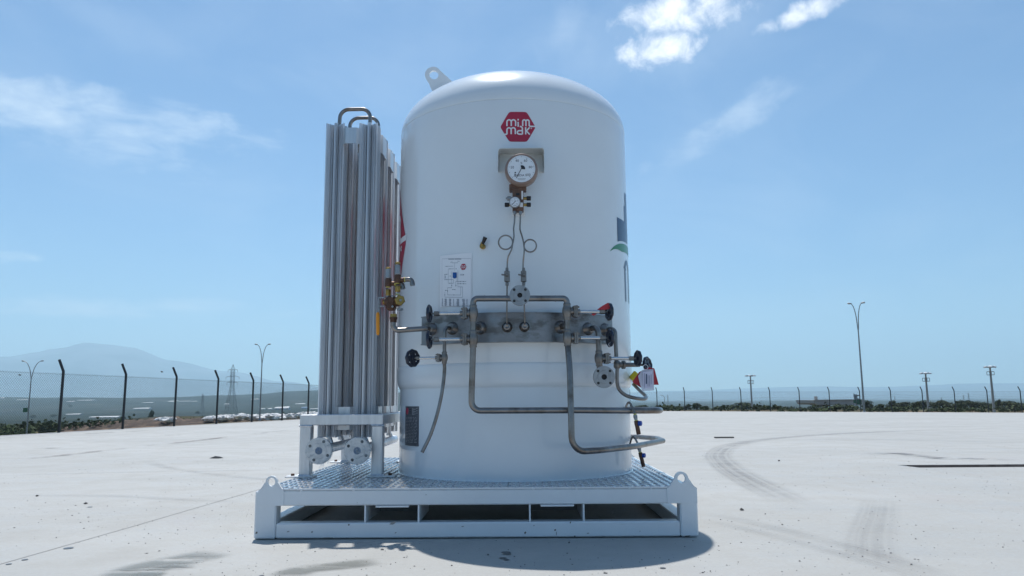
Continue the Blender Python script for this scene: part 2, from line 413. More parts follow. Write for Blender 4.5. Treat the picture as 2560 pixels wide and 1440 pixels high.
def strip(name, pts, width, m, zoff=.004, parent=None):
    pts = spline([V((p[0], p[1], 0)) for p in pts], 7); vs = []; uvs = []
    for i, p in enumerate(pts):
        t = (pts[min(i + 1, len(pts) - 1)] - pts[max(i - 1, 0)]).normalized(); nrm = V((-t.y, t.x, 0)); wd = width
        for k in range(5):
            q = p + nrm * wd * (k / 4 - .5); vs.append((q.x, q.y, yard_z(q.x, q.y) + zoff)); uvs.append((k / 4, i / (len(pts) - 1)))
    fs = [(i * 5 + k, i * 5 + k + 1, i * 5 + k + 6, i * 5 + k + 5) for i in range(len(pts) - 1) for k in range(4)]
    mb = MB(); mb.add(vs, fs); o = mb.build(name, m, yard, smooth=False, recalc=False); me = o.data; ul = me.uv_layers.new(name='UVMap')
    for lp in me.loops: ul.data[lp.index].uv = uvs[lp.vertex_index]
    return o
def GP(*pix): return [tuple(PZ(a, b, 0))[:2] for a, b in pix]
tyre = decal_mat('tyre_rubber', (.15, .15, .155), .34, 2.2, lo_=.15, hi=.7)
tyre2 = decal_mat('faint_tyre_rubber', (.18, .18, .185), .19, 2.2, lo_=.15, hi=.7)
stain_m = decal_mat('wet_stain', (.20, .205, .185), .6, 4, (.6, 3.4, 1), .36, .50, False, .45)
grime_m = decal_mat('dark_grime', (.13, .13, .14), .8, 5, (.5, 2.4, 1), .47, .62, False)
crack_m = mat('joint_filler', (.20, .195, .19), .8)
strip('tyre_mark', GP((2700, 1062), (2360, 1072), (2120, 1082), (1940, 1095), (1835, 1112), (1795, 1135), (1815, 1165), (1870, 1200), (1950, 1240), (2050, 1290)), .42, tyre, .003)
strip('tyre_mark', GP((1640, 1085), (1800, 1076), (2050, 1070), (2300, 1065), (2560, 1062)), .20, tyre2, .0045)
strip('tyre_mark', GP((1750, 1280), (1900, 1312), (2060, 1352), (2230, 1400), (2420, 1465)), .18, tyre2, .006)
strip('tyre_mark', GP((1740, 1296), (1890, 1330), (2050, 1372), (2200, 1415), (2380, 1475)), .14, tyre2, .0075)
strip('tyre_mark', GP((2200, 1240), (2190, 1290), (2175, 1345), (2180, 1420)), .30, tyre2, .0075)
strip('tyre_mark', GP((-60, 1192), (120, 1186), (330, 1181), (520, 1178), (760, 1174)), .14, tyre2, .003)
strip('tyre_mark', GP((360, 1150), (400, 1165), (480, 1180), (620, 1195), (740, 1205)), .18, tyre2, .0045)
strip('tyre_mark', GP((0, 1240), (250, 1240), (420, 1248), (640, 1258)), .16, tyre2, .006)
strip('tyre_mark', GP((1960, 1100), (2140, 1098), (2400, 1104), (2600, 1110)), .3, tyre2, .009)
strip('wet_stain', GP((270, 1480), (340, 1430), (420, 1408), (480, 1396), (560, 1378)), .30, stain_m, .004)
strip('wet_stain', GP((340, 1460), (400, 1425), (500, 1415)), .16, stain_m, .0055)
strip('wet_stain', GP((690, 1450), (760, 1425), (850, 1415), (960, 1402)), .2, stain_m, .004)
strip('grime_patch', GP((2150, 1138), (2240, 1134), (2350, 1146), (2560, 1150)), .38, grime_m, .006)
dash_m = decal_mat('joint_grit', (.20, .17, .15), .7, 1.3, (1.2, .6, 1), .46, .6, False)
for q in (((-60, 1160), (119, 1143), (237, 1130), (448, 1107), (633, 1085), (760, 1071)), ((-60, 1101), (16, 1096), (250, 1083), (420, 1074)), ((-60, 1124), (60, 1122), (180, 1121)), ((240, 1094), (380, 1089), (520, 1087))):
    strip('grit_line', GP(*q), .16, dash_m, .0105)
mb = MB()
def joint(pix, wd=.008):
    P = GP(*pix); vs = []
    for i, p in enumerate(P):
        a, b = V(P[max(i - 1, 0)]), V(P[min(i + 1, len(P) - 1)]); t = (b - a).normalized(); nn = V((-t.y, t.x)) * wd / 2
        for sg in (-1, 1): q = V(p) + nn * sg; vs.append((q.x, q.y, yard_z(q.x, q.y) + .002))
    mb.add(vs, [(2 * i, 2 * i + 1, 2 * i + 3, 2 * i + 2) for i in range(len(P) - 1)])
joint([(-80, 1434), (320, 1320), (655, 1222)], .005)
mb.build('slab_joint', crack_m, yard, smooth=False)
# dark brown strip on the loading ramp step, its shade painted in
mb = MB(); mb.box(PIT_X + .1, 20, PIT_Y - .006, PIT_Y - .001, -.0255, -.003); mb.build('ramp_step_shade', mat('step_shade_brown', (.13, .10, .088), .8, 0, .4, 8), yard)
# drops of dark liquid
mb = MB()
for px, py, r in ((1265, 1382, .022), (1268, 1386, .018), (1257, 1396, .017), (1266, 1400, .013), (171, 1371, .022), (62, 1400, .013), (22, 1411, .012), (654, 1440, .01), (1657, 1421, .012), (225, 1268, .016)):
    p = PZ(px, py, 0); n_ = 14
    mb.add([(p.x + r * cos(2 * pi * k / n_) * (1 + .12 * sin(3 * k)), p.y + r * 1.1 * sin(2 * pi * k / n_), .0022) for k in range(n_)], [tuple(range(n_))])
build_each(mb, 'oil_drop', mat('oil_drops', (.09, .09, .095), .35), yard, smooth=False)
# loose grit over the slab
mb = MB(); rnd = random.Random(3)
def stone(p, s, R=rnd):
    o = [V((R.uniform(-1, 1), R.uniform(-1, 1), R.uniform(-.6, .8))).normalized() for _ in range(3)]
    b = [V((1, 0, 0)), V((0, 1, 0)), V((-1, 0, 0)), V((0, -1, 0)), V((0, 0, .6)), V((0, 0, -.5))]
    a = R.uniform(0, 6.28); ca, sa = cos(a), sin(a); e = R.uniform(.6, 1.7)
    q = []
    for v in b:
        v = V((v.x * e, v.y, v.z)) * R.uniform(.7, 1.25) * s
        q.append((p[0] + v.x * ca - v.y * sa, p[1] + v.x * sa + v.y * ca, p[2] + v.z + s * .35))
    mb.add(q, [(0, 1, 4), (1, 2, 4), (2, 3, 4), (3, 0, 4), (1, 0, 5), (2, 1, 5), (3, 2, 5), (0, 3, 5)])
cnt = 0
while cnt < 3800:
    y = 2.4 + 9 * rnd.random() ** 1.7; x = rnd.uniform(-.72, .72) * (y + 1) * 1.05
    if mnoise.noise(V((x * .9, y * .7, 3))) + .25 * rnd.random() < -.05: continue
    if -1.4 < x < .95 and 3.95 < y < 6.2: continue
    s = .0017 + .0032 * rnd.random() ** 3 + (.005 if rnd.random() < .007 else 0)
    stone((x, y, yard_z(x, y) - pit(x, y)), s); cnt += 1
mb.build('grit', mat('dark_grit', (.16, .155, .15), .9, 0, .5, 3), None, smooth=False, kind='stuff', recalc=False)

# ------------------------------------------------------------------ skid frame
FY0, FY1, FX0, FX1, T = 3.99, 6.13, -1.365, .893, .085
skid = thing('skid_frame', ((FX0 + FX1) / 2, (FY0 + FY1) / 2, 0), 'white painted steel skid base with fork pockets standing on the concrete yard', 'skid')
ZB, ZU, ZT = .006, .167, .244
def part(mb, name, m, par, **k): return mb.build(name, m, par, **k)
for y0, y1 in ((FY0, FY0 + T), (FY1 - T, FY1)):
    mb = MB(); mb.bbox(FX0 + .112, FX1 - .092, y0, y1, ZB, .081, .006); part(mb, 'lower_beam', paint_skid, skid)
    mb = MB(); mb.bbox(FX0 + .112, FX1 - .092, y0, y1, ZU, ZT, .006); part(mb, 'upper_beam', paint_skid, skid)
for x0, x1 in ((FX0, FX0 + T), (FX1 - T, FX1)):
    mb = MB(); mb.bbox(x0 + .004, x1 - .004, FY0 + T + .001, FY1 - T - .001, ZB, .080, .006); part(mb, 'lower_beam', paint_skid, skid)
    mb = MB(); mb.bbox(x0 + .004, x1 - .004, FY0 + T + .001, FY1 - T - .001, ZU + .001, ZT - .001, .006); part(mb, 'upper_beam', paint_skid, skid)
for x0, x1 in ((FX0, FX0 + .11), (FX1 - .09, FX1)):
    for y0, y1 in ((FY0, FY0 + T), (FY1 - T, FY1)):
        mb = MB(); mb.bbox(x0, x1, y0 - .001, y1, ZB - .002, ZT - .001, .007); part(mb, 'corner_post', paint_skid, skid)
for a, b in ((-.8, -.527), (.041, .315)):
    for x in (a, b):
        mb = MB(); mb.box(x - .004, x + .004, FY0 + .006, FY0 + .42, .0815, ZU - .0005); part(mb, 'pocket_plate', paint_skid, skid)
    mb = MB(); mb.box(a + .055, b - .05, FY0 - .004, FY0 + .05, ZU - .010, ZU - .0015); part(mb, 'weld_plate', paint_skid, skid)
    # inner walls of the fork pockets
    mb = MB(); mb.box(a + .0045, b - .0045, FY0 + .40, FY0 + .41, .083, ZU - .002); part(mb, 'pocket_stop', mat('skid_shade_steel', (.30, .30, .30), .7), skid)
for y in (4.55, 5.25, 5.75):
    mb = MB(); mb.bbox(FX0 + T + .001, FX1 - T - .001, y, y + .08, ZU - .002, ZT - .002, .005); part(mb, 'cross_member', paint_skid, skid)
# deck: two tread plates with a thin gap and raised lozenges
DZ = .250
SEAM = -.071
for i, (x0, x1) in enumerate(((FX0 + .03, SEAM - .002), (SEAM + .002, FX1 - .03))):
    mb = MB(); mb.box(x0, x1, FY0 + .004, FY1 - .004, ZT + .0005, DZ); dk = part(mb, 'deck_plate', tread, skid)
    mb = MB(); p = .040; ny = int((FY1 - FY0) / p); nxx = int((x1 - x0) / p)
    for jy in range(ny):
        for ix in range(nxx):
            cx, cy = x0 + (ix + .5) * p, FY0 + .012 + (jy + .5) * p
            if (cx - AX.x) ** 2 + (cy - AX.y) ** 2 < .70 ** 2 or cx > x1 - .015: continue
            a = rad(45 if (ix + jy) % 2 else -45); e1 = V((cos(a), sin(a), 0)); e2 = V((-sin(a), cos(a), 0)); c = V((cx, cy, DZ))
            L, Wd = .0185, .0052
            mb.add([c + e1 * L, c + e2 * Wd, c - e1 * L, c - e2 * Wd, c + e1 * L * .6 + V((0, 0, .0032)), c + e2 * Wd * .4 + V((0, 0, .0032)), c - e1 * L * .6 + V((0, 0, .0032)), c - e2 * Wd * .4 + V((0, 0, .0032))],
                   [(4, 5, 6, 7), (0, 1, 5, 4), (1, 2, 6, 5), (2, 3, 7, 6), (3, 0, 4, 7)])
    mb.build('tread_lozenges', tread, dk, kind='stuff', smooth=False, recalc=False)
mb = MB()
for x in (-1.13, -.86, -.52, .06, .28, .55, .66): mb.lathe((x, FY0 + .001, ZT + .002), (0, -1, 0), [(0, .008), (.003, .006), (.0045, .001)], 10)
build_each(mb, 'tack_weld', paint_skid, skid)
mb = MB(); mb.box(FX0 + .14, FX1 - .13, FY0 - .0015, FY0 + .0035, ZT + .001, ZT + .0085); part(mb, 'deck_edge', white_v, skid)
R = random.Random(21); sc_m = mat('scraped_paint', (.13, .10, .075), .8, 0, .4, 60); sc_d = mat('dirt_smear', (.33, .32, .31), .8)
for px, py, w_, h_, m in ((641, 1332, 7, 3, sc_m), (872, 1312, 5, 3, sc_m), (780, 1330, 6, 3, sc_d), (720, 1329, 9, 2, sc_d), (982, 1308, 20, 5, sc_d), (989, 1332, 5, 1.5, sc_m), (1313, 1332, 6, 3.5, sc_m), (1388, 1325, 7, 2.5, sc_m), (1426, 1306, 4, 3, sc_m), (1391, 1333, 3, 6, sc_d), (1437, 1341, 3, 3, sc_m), (1500, 1341, 34, 1.2, sc_d), (1470, 1333, 9, 1.5, sc_d), (1335, 1314, 6, 1.5, sc_d), (1065, 1237, 2, 1.6, sc_m), (893, 1257, 1.6, 1.4, sc_m), (1157, 1316, 8, 1.5, sc_d), (1720, 1340, 16, 1.5, sc_m), (1600, 1328, 2, 1.5, sc_m), (1130, 1343, 22, 1.4, sc_d), (820, 1344, 30, 1.3, sc_d)):
    c = PY(px, py, FY0 - .0016 if 690 < px < 1700 else FY0 - .0026); yy = FY0 - (.0016 if 690 < px < 1690 else .0026); n_ = 11; mb = MB()
    mb.add([(c.x + w_ / 960 * 2 * (.5 + .5 * R.random()) * cos(2 * pi * k / n_) * .5, yy, c.z + h_ / 480 * (.5 + .5 * R.random()) * sin(2 * pi * k / n_) + (.3 * h_ / 480) * cos(2 * pi * k / n_)) for k in range(n_)], [tuple(range(n_))])
    mb.build('scuff_mark', m, skid, smooth=False)
def lug(cx, y, zc0, zt, hw, hr, th, d=(0, 1, 0), tilt=0):
    n = 36; out = []; inn = []; zc = zt - hw * .46; rt = hw * .46
    for k in range(n):
        q = -pi / 2 + 2 * pi * k / n; dx, dz = cos(q), sin(q)
        inn.append((cx + hr * dx, y, zc + hr * 1.15 * dz))
        if dz < -.05 or abs(dx) > .995:       # towards the foot: land on the base line
            xx = hw * (2 * (k / n) * 2 - 1) if k <= n / 2 else 0
        out.append(None)
    # outline: base line then flared sides up to the round top
    pts = []
    prof = [(-hw, ZU + .002), (-hw, zc0)]
    for i in range(1, 8):
        t = i / 8; prof.append((-hw + (hw - rt) * (t ** 1.0) * .9 + 0, zc0 + (zc - zc0) * (t ** 1.6)))
    for i in range(13):
        a = pi - pi * i / 12; prof.append((rt * cos(a), zc + rt * sin(a)))
    prof += [(-x, z) for x, z in reversed(prof[2:9])] + [(hw, zc0), (hw, ZU + .002)]
    # resample by angle about the hole centre
    m = len(prof); base = [(hw - 2 * hw * i / 9, ZU + .002) for i in range(1, 9)]
    allp = prof + base
    outer = [(cx + x, y, z) for x, z in allp]
    inner = []
    for x, z in allp:
        a = math.atan2(z - zc, x); inner.append((cx + hr * cos(a), y, zc + hr * 1.12 * sin(a)))
    mb = MB(); mb.holed(outer, inner, (0, th, 0)); return mb
for y in (FY0 - .0035, FY1 - .0165):
    lug(-1.283, y, .2445, .317, .066, .0195, .02).build('lifting_lug', paint_skid, skid)
    lug(.816, y, .2445, .325, .076, .0205, .02).build('lifting_lug', paint_skid, skid)

# scraps by the skid
mb = MB(); p = PZ(1200, 1343, .0); mb.add([p + V(q) for q in ((-.045, .02, .002), (.03, -.02, .002), (-.03, .04, .03), (.05, .0, .004), (-.03, .01, .018), (.02, .012, .010))], [(0, 1, 3, 5), (0, 5, 4), (4, 5, 2), (5, 3, 2)])
tag(mb.build('cardboard_scrap', mat('brown_card', (.20, .14, .09), .9)), 'crumpled brown scrap lying against the foot of the white skid', 'scrap')
mb = MB(); p = PZ(1810, 1095, 0); mb.bbox(p.x - .17, p.x + .17, p.y - .04, p.y + .03, .002, .022, .004)
tag(mb.build('steel_bar', rubber), 'short dark flat bar lying on the concrete right of the tank', 'bar')
mb = MB(); p = PZ(542, 1146, 0); mb.add([p + V(q) for q in ((-.09, -.02, .003), (.03, -.03, .003), (.08, .02, .003), (-.05, .03, .003), (-.02, 0, .03), (.04, .0, .022))], [(0, 1, 5, 4), (1, 2, 5), (2, 3, 4, 5), (3, 0, 4)])
tag(mb.build('rag', mat('dark_rag', (.04, .045, .05), .9)), 'small dark rag lying on the concrete left of the finned vaporizer', 'rag')
for lab, px, py, s in (('single dark stone on the concrete in the right foreground, below the tyre bend', 1854, 1276, .016), ('dark stone near the end of the ramp edge on the right', 1947, 1153, .022), ('dark stone on the concrete far left, right of the frame edge', 92, 1241, .017), ('lone dark stone on the concrete between the left edge and the skid', 214, 1260, .013)):
    mb = MB(); stone(tuple(PZ(px, py, 0)), s); tag(mb.build('stone', rubber, smooth=False), lab, 'stone')

# ------------------------------------------------------------------ storage tank
tank = thing('storage_tank', (AX.x, AX.y, DZ), 'upright white domed gas storage tank with piping, standing on the tread plate deck', 'tank')
SG = 128
mb = MB(); mb.lathe((AX.x, AX.y, 0), (0, 0, 1), [(DZ + .001, RS), (.745, RS), (.7655, RS - .0005)], SG); mb.build('skirt', paint, tank)
prof = [(.7665, RS + .002), (.772, RS + .006), (.785, RS + .0125), (.80, RT - .0005), (.82, RT + .002), (.85, RT + .0035), (.885, RT + .003), (.900, RT + .0015), (.9025, RT - .001), (.905, RT)]
prof += [(z, RT) for z in (1.2, 1.6, 2.0, 2.3, 2.436)]; prof += [(2.4395, RT - .0006), (2.4405, RT - .0016)]
mb = MB(); mb.lathe((AX.x, AX.y, 0), (0, 0, 1), prof, SG); mb.build('shell', paint, tank, angle=60)
HD = .3815; prof = [(2.441, RT - .0016), (2.4425, RT - .0004), (2.446, RT)] + [(2.446 + HD * sin(a), RT * cos(a)) for a in [rad(3 * k) for k in range(1, 30)]] + [(2.446 + HD, .001)]
mb = MB(); mb.lathe((AX.x, AX.y, 0), (0, 0, 1), prof, SG); mb.build('dome', paint, tank, angle=60)
mb = MB(); mb.ring((AX.x, AX.y, DZ + .002), (0, 0, 1), RS + .002, .006, 120, 6); mb.build('weld_seam', paint, tank)
mb = MB(); mb.ring((AX.x, AX.y, .7663), (0, 0, 1), RS + .0015, .0028, 120, 6); mb.build('weld_seam', paint, tank)
# lifting lug on the dome, with a doubler plate
lc = V((-.528, 5.0, 2.838)); tl = rad(31)
ex = V((cos(tl), 0, sin(tl))); ez = V((-sin(tl), 0, cos(tl)))
def lp(a, b, c=0): return lc + ex * a + ez * b + V((0, c, 0))
outer = []; prof2 = [(-.075, -.03), (-.068, .03), (-.06, .075)] + [(-.004 + .057 * cos(a), .11 + .057 * sin(a)) for a in [pi - pi * i / 12 for i in range(13)]] + [(.062, .075), (.075, .03), (.088, -.03)] + [(.088 - .163 * i / 6, -.03) for i in range(1, 6)]
hc = (.0, .105); inner = [(hc[0] + .031 * cos(math.atan2(b - hc[1], a - hc[0])), hc[1] + .033 * sin(math.atan2(b - hc[1], a - hc[0]))) for a, b in prof2]
mb = MB(); mb.holed([lp(a, b, -.01) for a, b in prof2], [lp(a, b, -.01) for a, b in inner], (0, .02, 0)); mb.build('lifting_lug', paint, tank)
mb = MB(); mb.obox(lp(-.008, -.034), ex * .10, V((0, .06, 0)), ez * .007); mb.build('lug_base_plate', paint, tank)

# --- stroke lettering mapped on the tank skin
def ribbon(mb, pts, wd, mapf, h):
    n = len(pts); L = []
    for i in range(n):
        a = V(pts[max(i - 1, 0)]); p = V(pts[i]); b = V(pts[min(i + 1, n - 1)])
        d1 = (p - a).normalized() if i > 0 else (b - p).normalized(); d2 = (b - p).normalized() if i < n - 1 else d1
        nn = (V((-d1.y, d1.x)) + V((-d2.y, d2.x))); nn = nn.normalized() if nn.length > 1e-6 else V((-d1.y, d1.x))
        k = wd / 2 / max(.45, nn.dot(V((-d1.y, d1.x)))); L.append((p + nn * k, p - nn * k))
    mb.add([mapf(q.x, q.y, h) for ab in L for q in ab], [(2 * i, 2 * i + 1, 2 * i + 3, 2 * i + 2) for i in range(n - 1)])
def dense(pts, step):
    out = []
    for i in range(len(pts) - 1):
        a, b = V(pts[i]), V(pts[i + 1]); k = max(1, int((b - a).length / step))
        out += [tuple(a + (b - a) * (j / k)) for j in range(k)]
    return out + [tuple(pts[-1])]
def patch(mb, x0, x1, yl, yh, mapf, h, nxx=12):
    """filled patch between two height functions"""
    vs = []
    for i in range(nxx + 1):
        x = x0 + (x1 - x0) * i / nxx; vs += [mapf(x, yl(x), h), mapf(x, yh(x), h)]
    mb.add(vs, [(2 * i, 2 * i + 1, 2 * i + 3, 2 * i + 2) for i in range(nxx)])
def arc(cx, cy, r, a0, a1, n=8, ry=None): return [(cx + r * cos(rad(a0 + (a1 - a0) * i / n)), cy + (ry or r) * sin(rad(a0 + (a1 - a0) * i / n))) for i in range(n + 1)]
def logo(mapf, S, h0, par, nm='logo_sticker', cull=None):
    """red hexagon emblem with the white word mark; S = width of the hexagon"""
    # units: width 395 height 344 from the photograph, centred
    def T(x, y): return (x / 395 * S, y / 395 * S)
    hexa = []
    crn = [(-198, 0), (-97, 172), (97, 172), (198, 0), (97, -172), (-97, -172)]
    for i, c in enumerate(crn):
        a, b = V(crn[i - 1]), V(crn[(i + 1) % 6]); c = V(c); d1 = (a - c).normalized(); d2 = (b - c).normalized(); t = 34
        p0, p2 = c + d1 * t, c + d2 * t
        for k in range(6):
            q = k / 5; hexa.append(tuple(p0 * (1 - q) ** 2 + c * 2 * q * (1 - q) + p2 * q * q))
    # split in horizontal slabs so it can follow the curved skin
    up = lambda x: min([y for y in [172.0]] + [172.0 if abs(x) < 97 else max(0, 172 * (198 - abs(x)) / 101)])
    mb = MB(); xsn = 40; vs = []
    for i in range(xsn + 1):
        x = -190 + 380 * i / xsn; hh = 172 * min(1, (196 - abs(x)) / 98) if abs(x) > 98 else 172
        e = max(0, 1 - abs(abs(x) - 98) / 30); hh -= 7 * e * e
        vs += [mapf(*T(x, -hh), h0), mapf(*T(x, hh), h0)]
    mb.add(vs, [(2 * i, 2 * i + 1, 2 * i + 3, 2 * i + 2) for i in range(xsn)])
    o = mb.build(nm, red, par, smooth=False)
    wd = 15.5; mb = MB(); hh = [h0 + .0004]
    def st(pts, w_=wd):
        hh[0] += .00008
        ribbon(mb, [T(*p) for p in dense(pts, 9)], w_ / 395 * S, mapf, hh[0])
    # upper word (baseline y=2 .. x height 82)
    def em(x0, b, xw, ht, tail=0, foot=0):
        r = xw / 4
        left = [(x0, b)] if not foot else [(x0 - foot, b), (x0 - 6, b), (x0, b + 6)]
        st(left + [(x0, b + ht - r)] + arc(x0 + r, b + ht - r, r, 180, 0)[1:] + [(x0 + 2 * r, b)])
        end = [(x0 + 4 * r, b)] if not tail else [(x0 + 4 * r, b + 8), (x0 + 4 * r + 8, b), (x0 + 4 * r + tail, b)]
        st([(x0 + 2 * r, b + ht - r)] + arc(x0 + 3 * r, b + ht - r, r, 180, 0)[1:] + end)
    em(-122, 8, 96, 72); em(52, 8, 72, 72, tail=72)
    st([(2, 0), (2, 56)]); st([(2, 72), (2, 90)])
    em(-122, -86, 92, 74, foot=42)
    st(arc(24, -22, 24, 100, 0, 6) + [(48, -86)] ); st([(48, -86), (16, -86)] + arc(12, -66, 20, 270, 90, 8) + [(48, -46)])
    st([(84, -88), (84, -4)]); st([(128, -6), (92, -48), (130, -88)])
    st(arc(147, -14, 6, 0, 350, 8), 4)
    mb.build('word_mark', white_v, o, smooth=False); return o
def on_tank(phi0, z0, R=RT): return lambda u, v, h: cyl(phi0 + u / R, z0 + v, R + h)
p = PC(1295, 317, RT); logo(on_tank(phi_of(p), p.z), .2085, .0012, tank)
# big emblem on the left flank, seen almost edge on
p = PC(1017, 600, RT); Sb = .92; logo(on_tank(phi_of(p) - Sb / 2 / RT, p.z), Sb, .0012, tank)
# navy and green lettering on the right flank
zz = lambda py: PC(1560, py, RT).z
f1, f2, f3 = phi_of(PC(1543, 580, RT)), phi_of(PC(1560, 540, RT)), phi_of(PC(1526, 648, RT))
mp = on_tank(f1, 0); mb = MB()
z_sw = lambda u: zz(640) + .085 * (1 - math.exp(-(u + (f1 - f3) * RT) * 11))
patch(mb, 0, (f2 - f1) * RT, lambda u: z_sw(u) + .016, lambda u: zz(554), mp, .0012, 8)
patch(mb, (f2 - f1) * RT, .17, lambda u: z_sw(u) + .016, lambda u: zz(515), mp, .0012, 8)
patch(mb, .17, .24, lambda u: z_sw(u) + .016, lambda u: zz(480), mp, .0012, 6)
nav = mb.build('navy_lettering', navy_v, tank, smooth=False)
mb = MB(); patch(mb, (f3 - f1) * RT, .42, lambda u: z_sw(u) - .048 * min(1, max(0, u - (f3 - f1) * RT) / .16) - .004, z_sw, mp, .0013, 30); mb.build('green_swoosh', green_v, tank, smooth=False)
mb = MB(); u0 = (phi_of(PC(1563, 700, RT)) - f1) * RT
ribbon(mb, dense([(u0, zz(752)), (u0, zz(672))] + arc(u0 + .05, zz(672), .05, 180, 0, 8) + [(u0 + .10, zz(752))], .02), .03, mp, .0012)
ribbon(mb, dense([(u0 + .18, zz(752)), (u0 + .18, zz(655))], .02), .03, mp, .0012)
mb.build('navy_letter', navy_v, tank, smooth=False)

# --- manifold band with bosses
def band(phi0, phi1, z0, z1, R0, R1, n=40):
    mb = MB(); vs = []
    for i in range(n + 1):
        a = phi0 + (phi1 - phi0) * i / n; vs += [cyl(a, z0, R0), cyl(a, z0, R1), cyl(a, z1, R1), cyl(a, z1, R0)]
    fs = []
    for i in range(n):
        for k in range(4): fs.append((4 * i + k, 4 * i + (k + 1) % 4, 4 * i + 4 + (k + 1) % 4, 4 * i + 4 + k))
    fs += [(0, 1, 2, 3), (4 * n + 3, 4 * n + 2, 4 * n + 1, 4 * n)]
    mb.add(vs, fs); return mb
MF0, MF1, MZ0, MZ1, RM = phi_of(PC(1054, 828, .807)), phi_of(PC(1531, 824, .807)), 1.0165, 1.172, .807
band(MF0, MF1, MZ0, MZ1, RT - .004, RM).build('manifold_box', steel_plate, tank)
band(MF0 - .003, MF1 + .003, MZ1 - .001, MZ1 + .005, RT + .01, RM + .004).build('manifold_lip', steel_plate, tank)
band(MF0 - .003, MF1 + .003, MZ0 - .005, MZ0 + .001, RT + .01, RM + .004).build('manifold_lip', steel_plate, tank)
bosses = [PC(*q, RM) for q in ((1080, 823), (1131, 821), (1200, 820), (1268, 818), (1311, 817), (1402, 818), (1470, 822), (1512, 824))]
for i, p in enumerate(bosses):
    r = .026 if i in (3, 4) else .034
    mb = MB(); d = radial(p); mb.lathe(p - d * .004, d, [(0, r + .004), (.006, r + .003), (.010, r), (.03, r * .80), (.035, r * .66), (.036, .011), (.03, .002)], 28); mb.build('boss', steel, tank)
def pipe(pts, r, name='pipe', m=steel, par=None, seg=16): 
    mb = MB(); mb.tube(pts, r, seg); return mb.build(name, m, par or tank, angle=50)
PR = .0166
YL, YR = 4.09, 4.12
LX = PY(1183, 820, YL).x; RX = PY(1418.5, 820, YR).x
zp = lambda py, y: PY(1280, py, y).z
zt = zp(746, 4.1)
def weld_ring(p, ax, r): mb = MB(); mb.ring(p, ax, r, .0022, 24, 6); mb.build('weld_ring', steel, tank)
# stubs from the bosses to the risers
for i, (X, Y) in ((2, (LX, YL)), (5, (RX, YR))):
    p = bosses[i]; pipe([p, V((X, Y, p.z))], PR * .95)
# top loop with the middle flange
pipe(fillet([V((LX, YL, zp(768, YL))), V((LX, YL, zt)), V((RX, YR, zt)), V((RX, YR, zp(768, YR)))], .062, 9), PR, 'bridge_pipe')
for x, y in ((LX + .062, YL), (RX - .062, YR)): weld_ring((x, y, zt), (1, 0, 0), PR)
def flange(c, d, R, rb, th=.016, nb=4, ph=pi / 4, name='flange', par=None, m=galv, bolt_r=.0075):
    """flat ring flange with raised face, bore and bolt holes, facing along d"""
    c, d = V(c), V(d).normalized(); a = d.orthogonal().normalized()
    if abs(d.z) < .9: a = (V((0, 0, 1)) - d * d.z).normalized()
    b = d.cross(a); mb = MB()
    mb.lathe(c, d, [(-th - .03, rb + .005), (-th - .004, rb + .007), (-th, rb * 1.9), (-th, R), (-.001, R), (0, R - .001), (0, R * .60), (.0018, R * .58), (.0018, rb), (-.03, rb), (-.05, rb), (-.05, .001)], 40)
    o = mb.build(name, m, par or tank); mb = MB()
    for k in range(nb):
        q = ph + 2 * pi * k / nb; p = c + (a * cos(q) + b * sin(q)) * R * .775; mb.lathe(p, d, [(-.002, bolt_r), (.0006, bolt_r), (.0008, .0005)], 14)
    build_each(mb, 'bolt_hole', HOLE, o); mb = MB(); mb.lathe(c - d * .012, d, [(-.001, rb * .98), (0, .0005)], 20); mb.build('bore', HOLE, o); return o
HOLE = mat('dark_bore', (.02, .02, .022), .6)
fc = PY(1299.5, 738, 3.985); flange(fc, (0, -1, 0), .0545, .0135)
pipe([fc + V((0, .03, 0)), V((fc.x, 4.105, zt))], PR * .95)

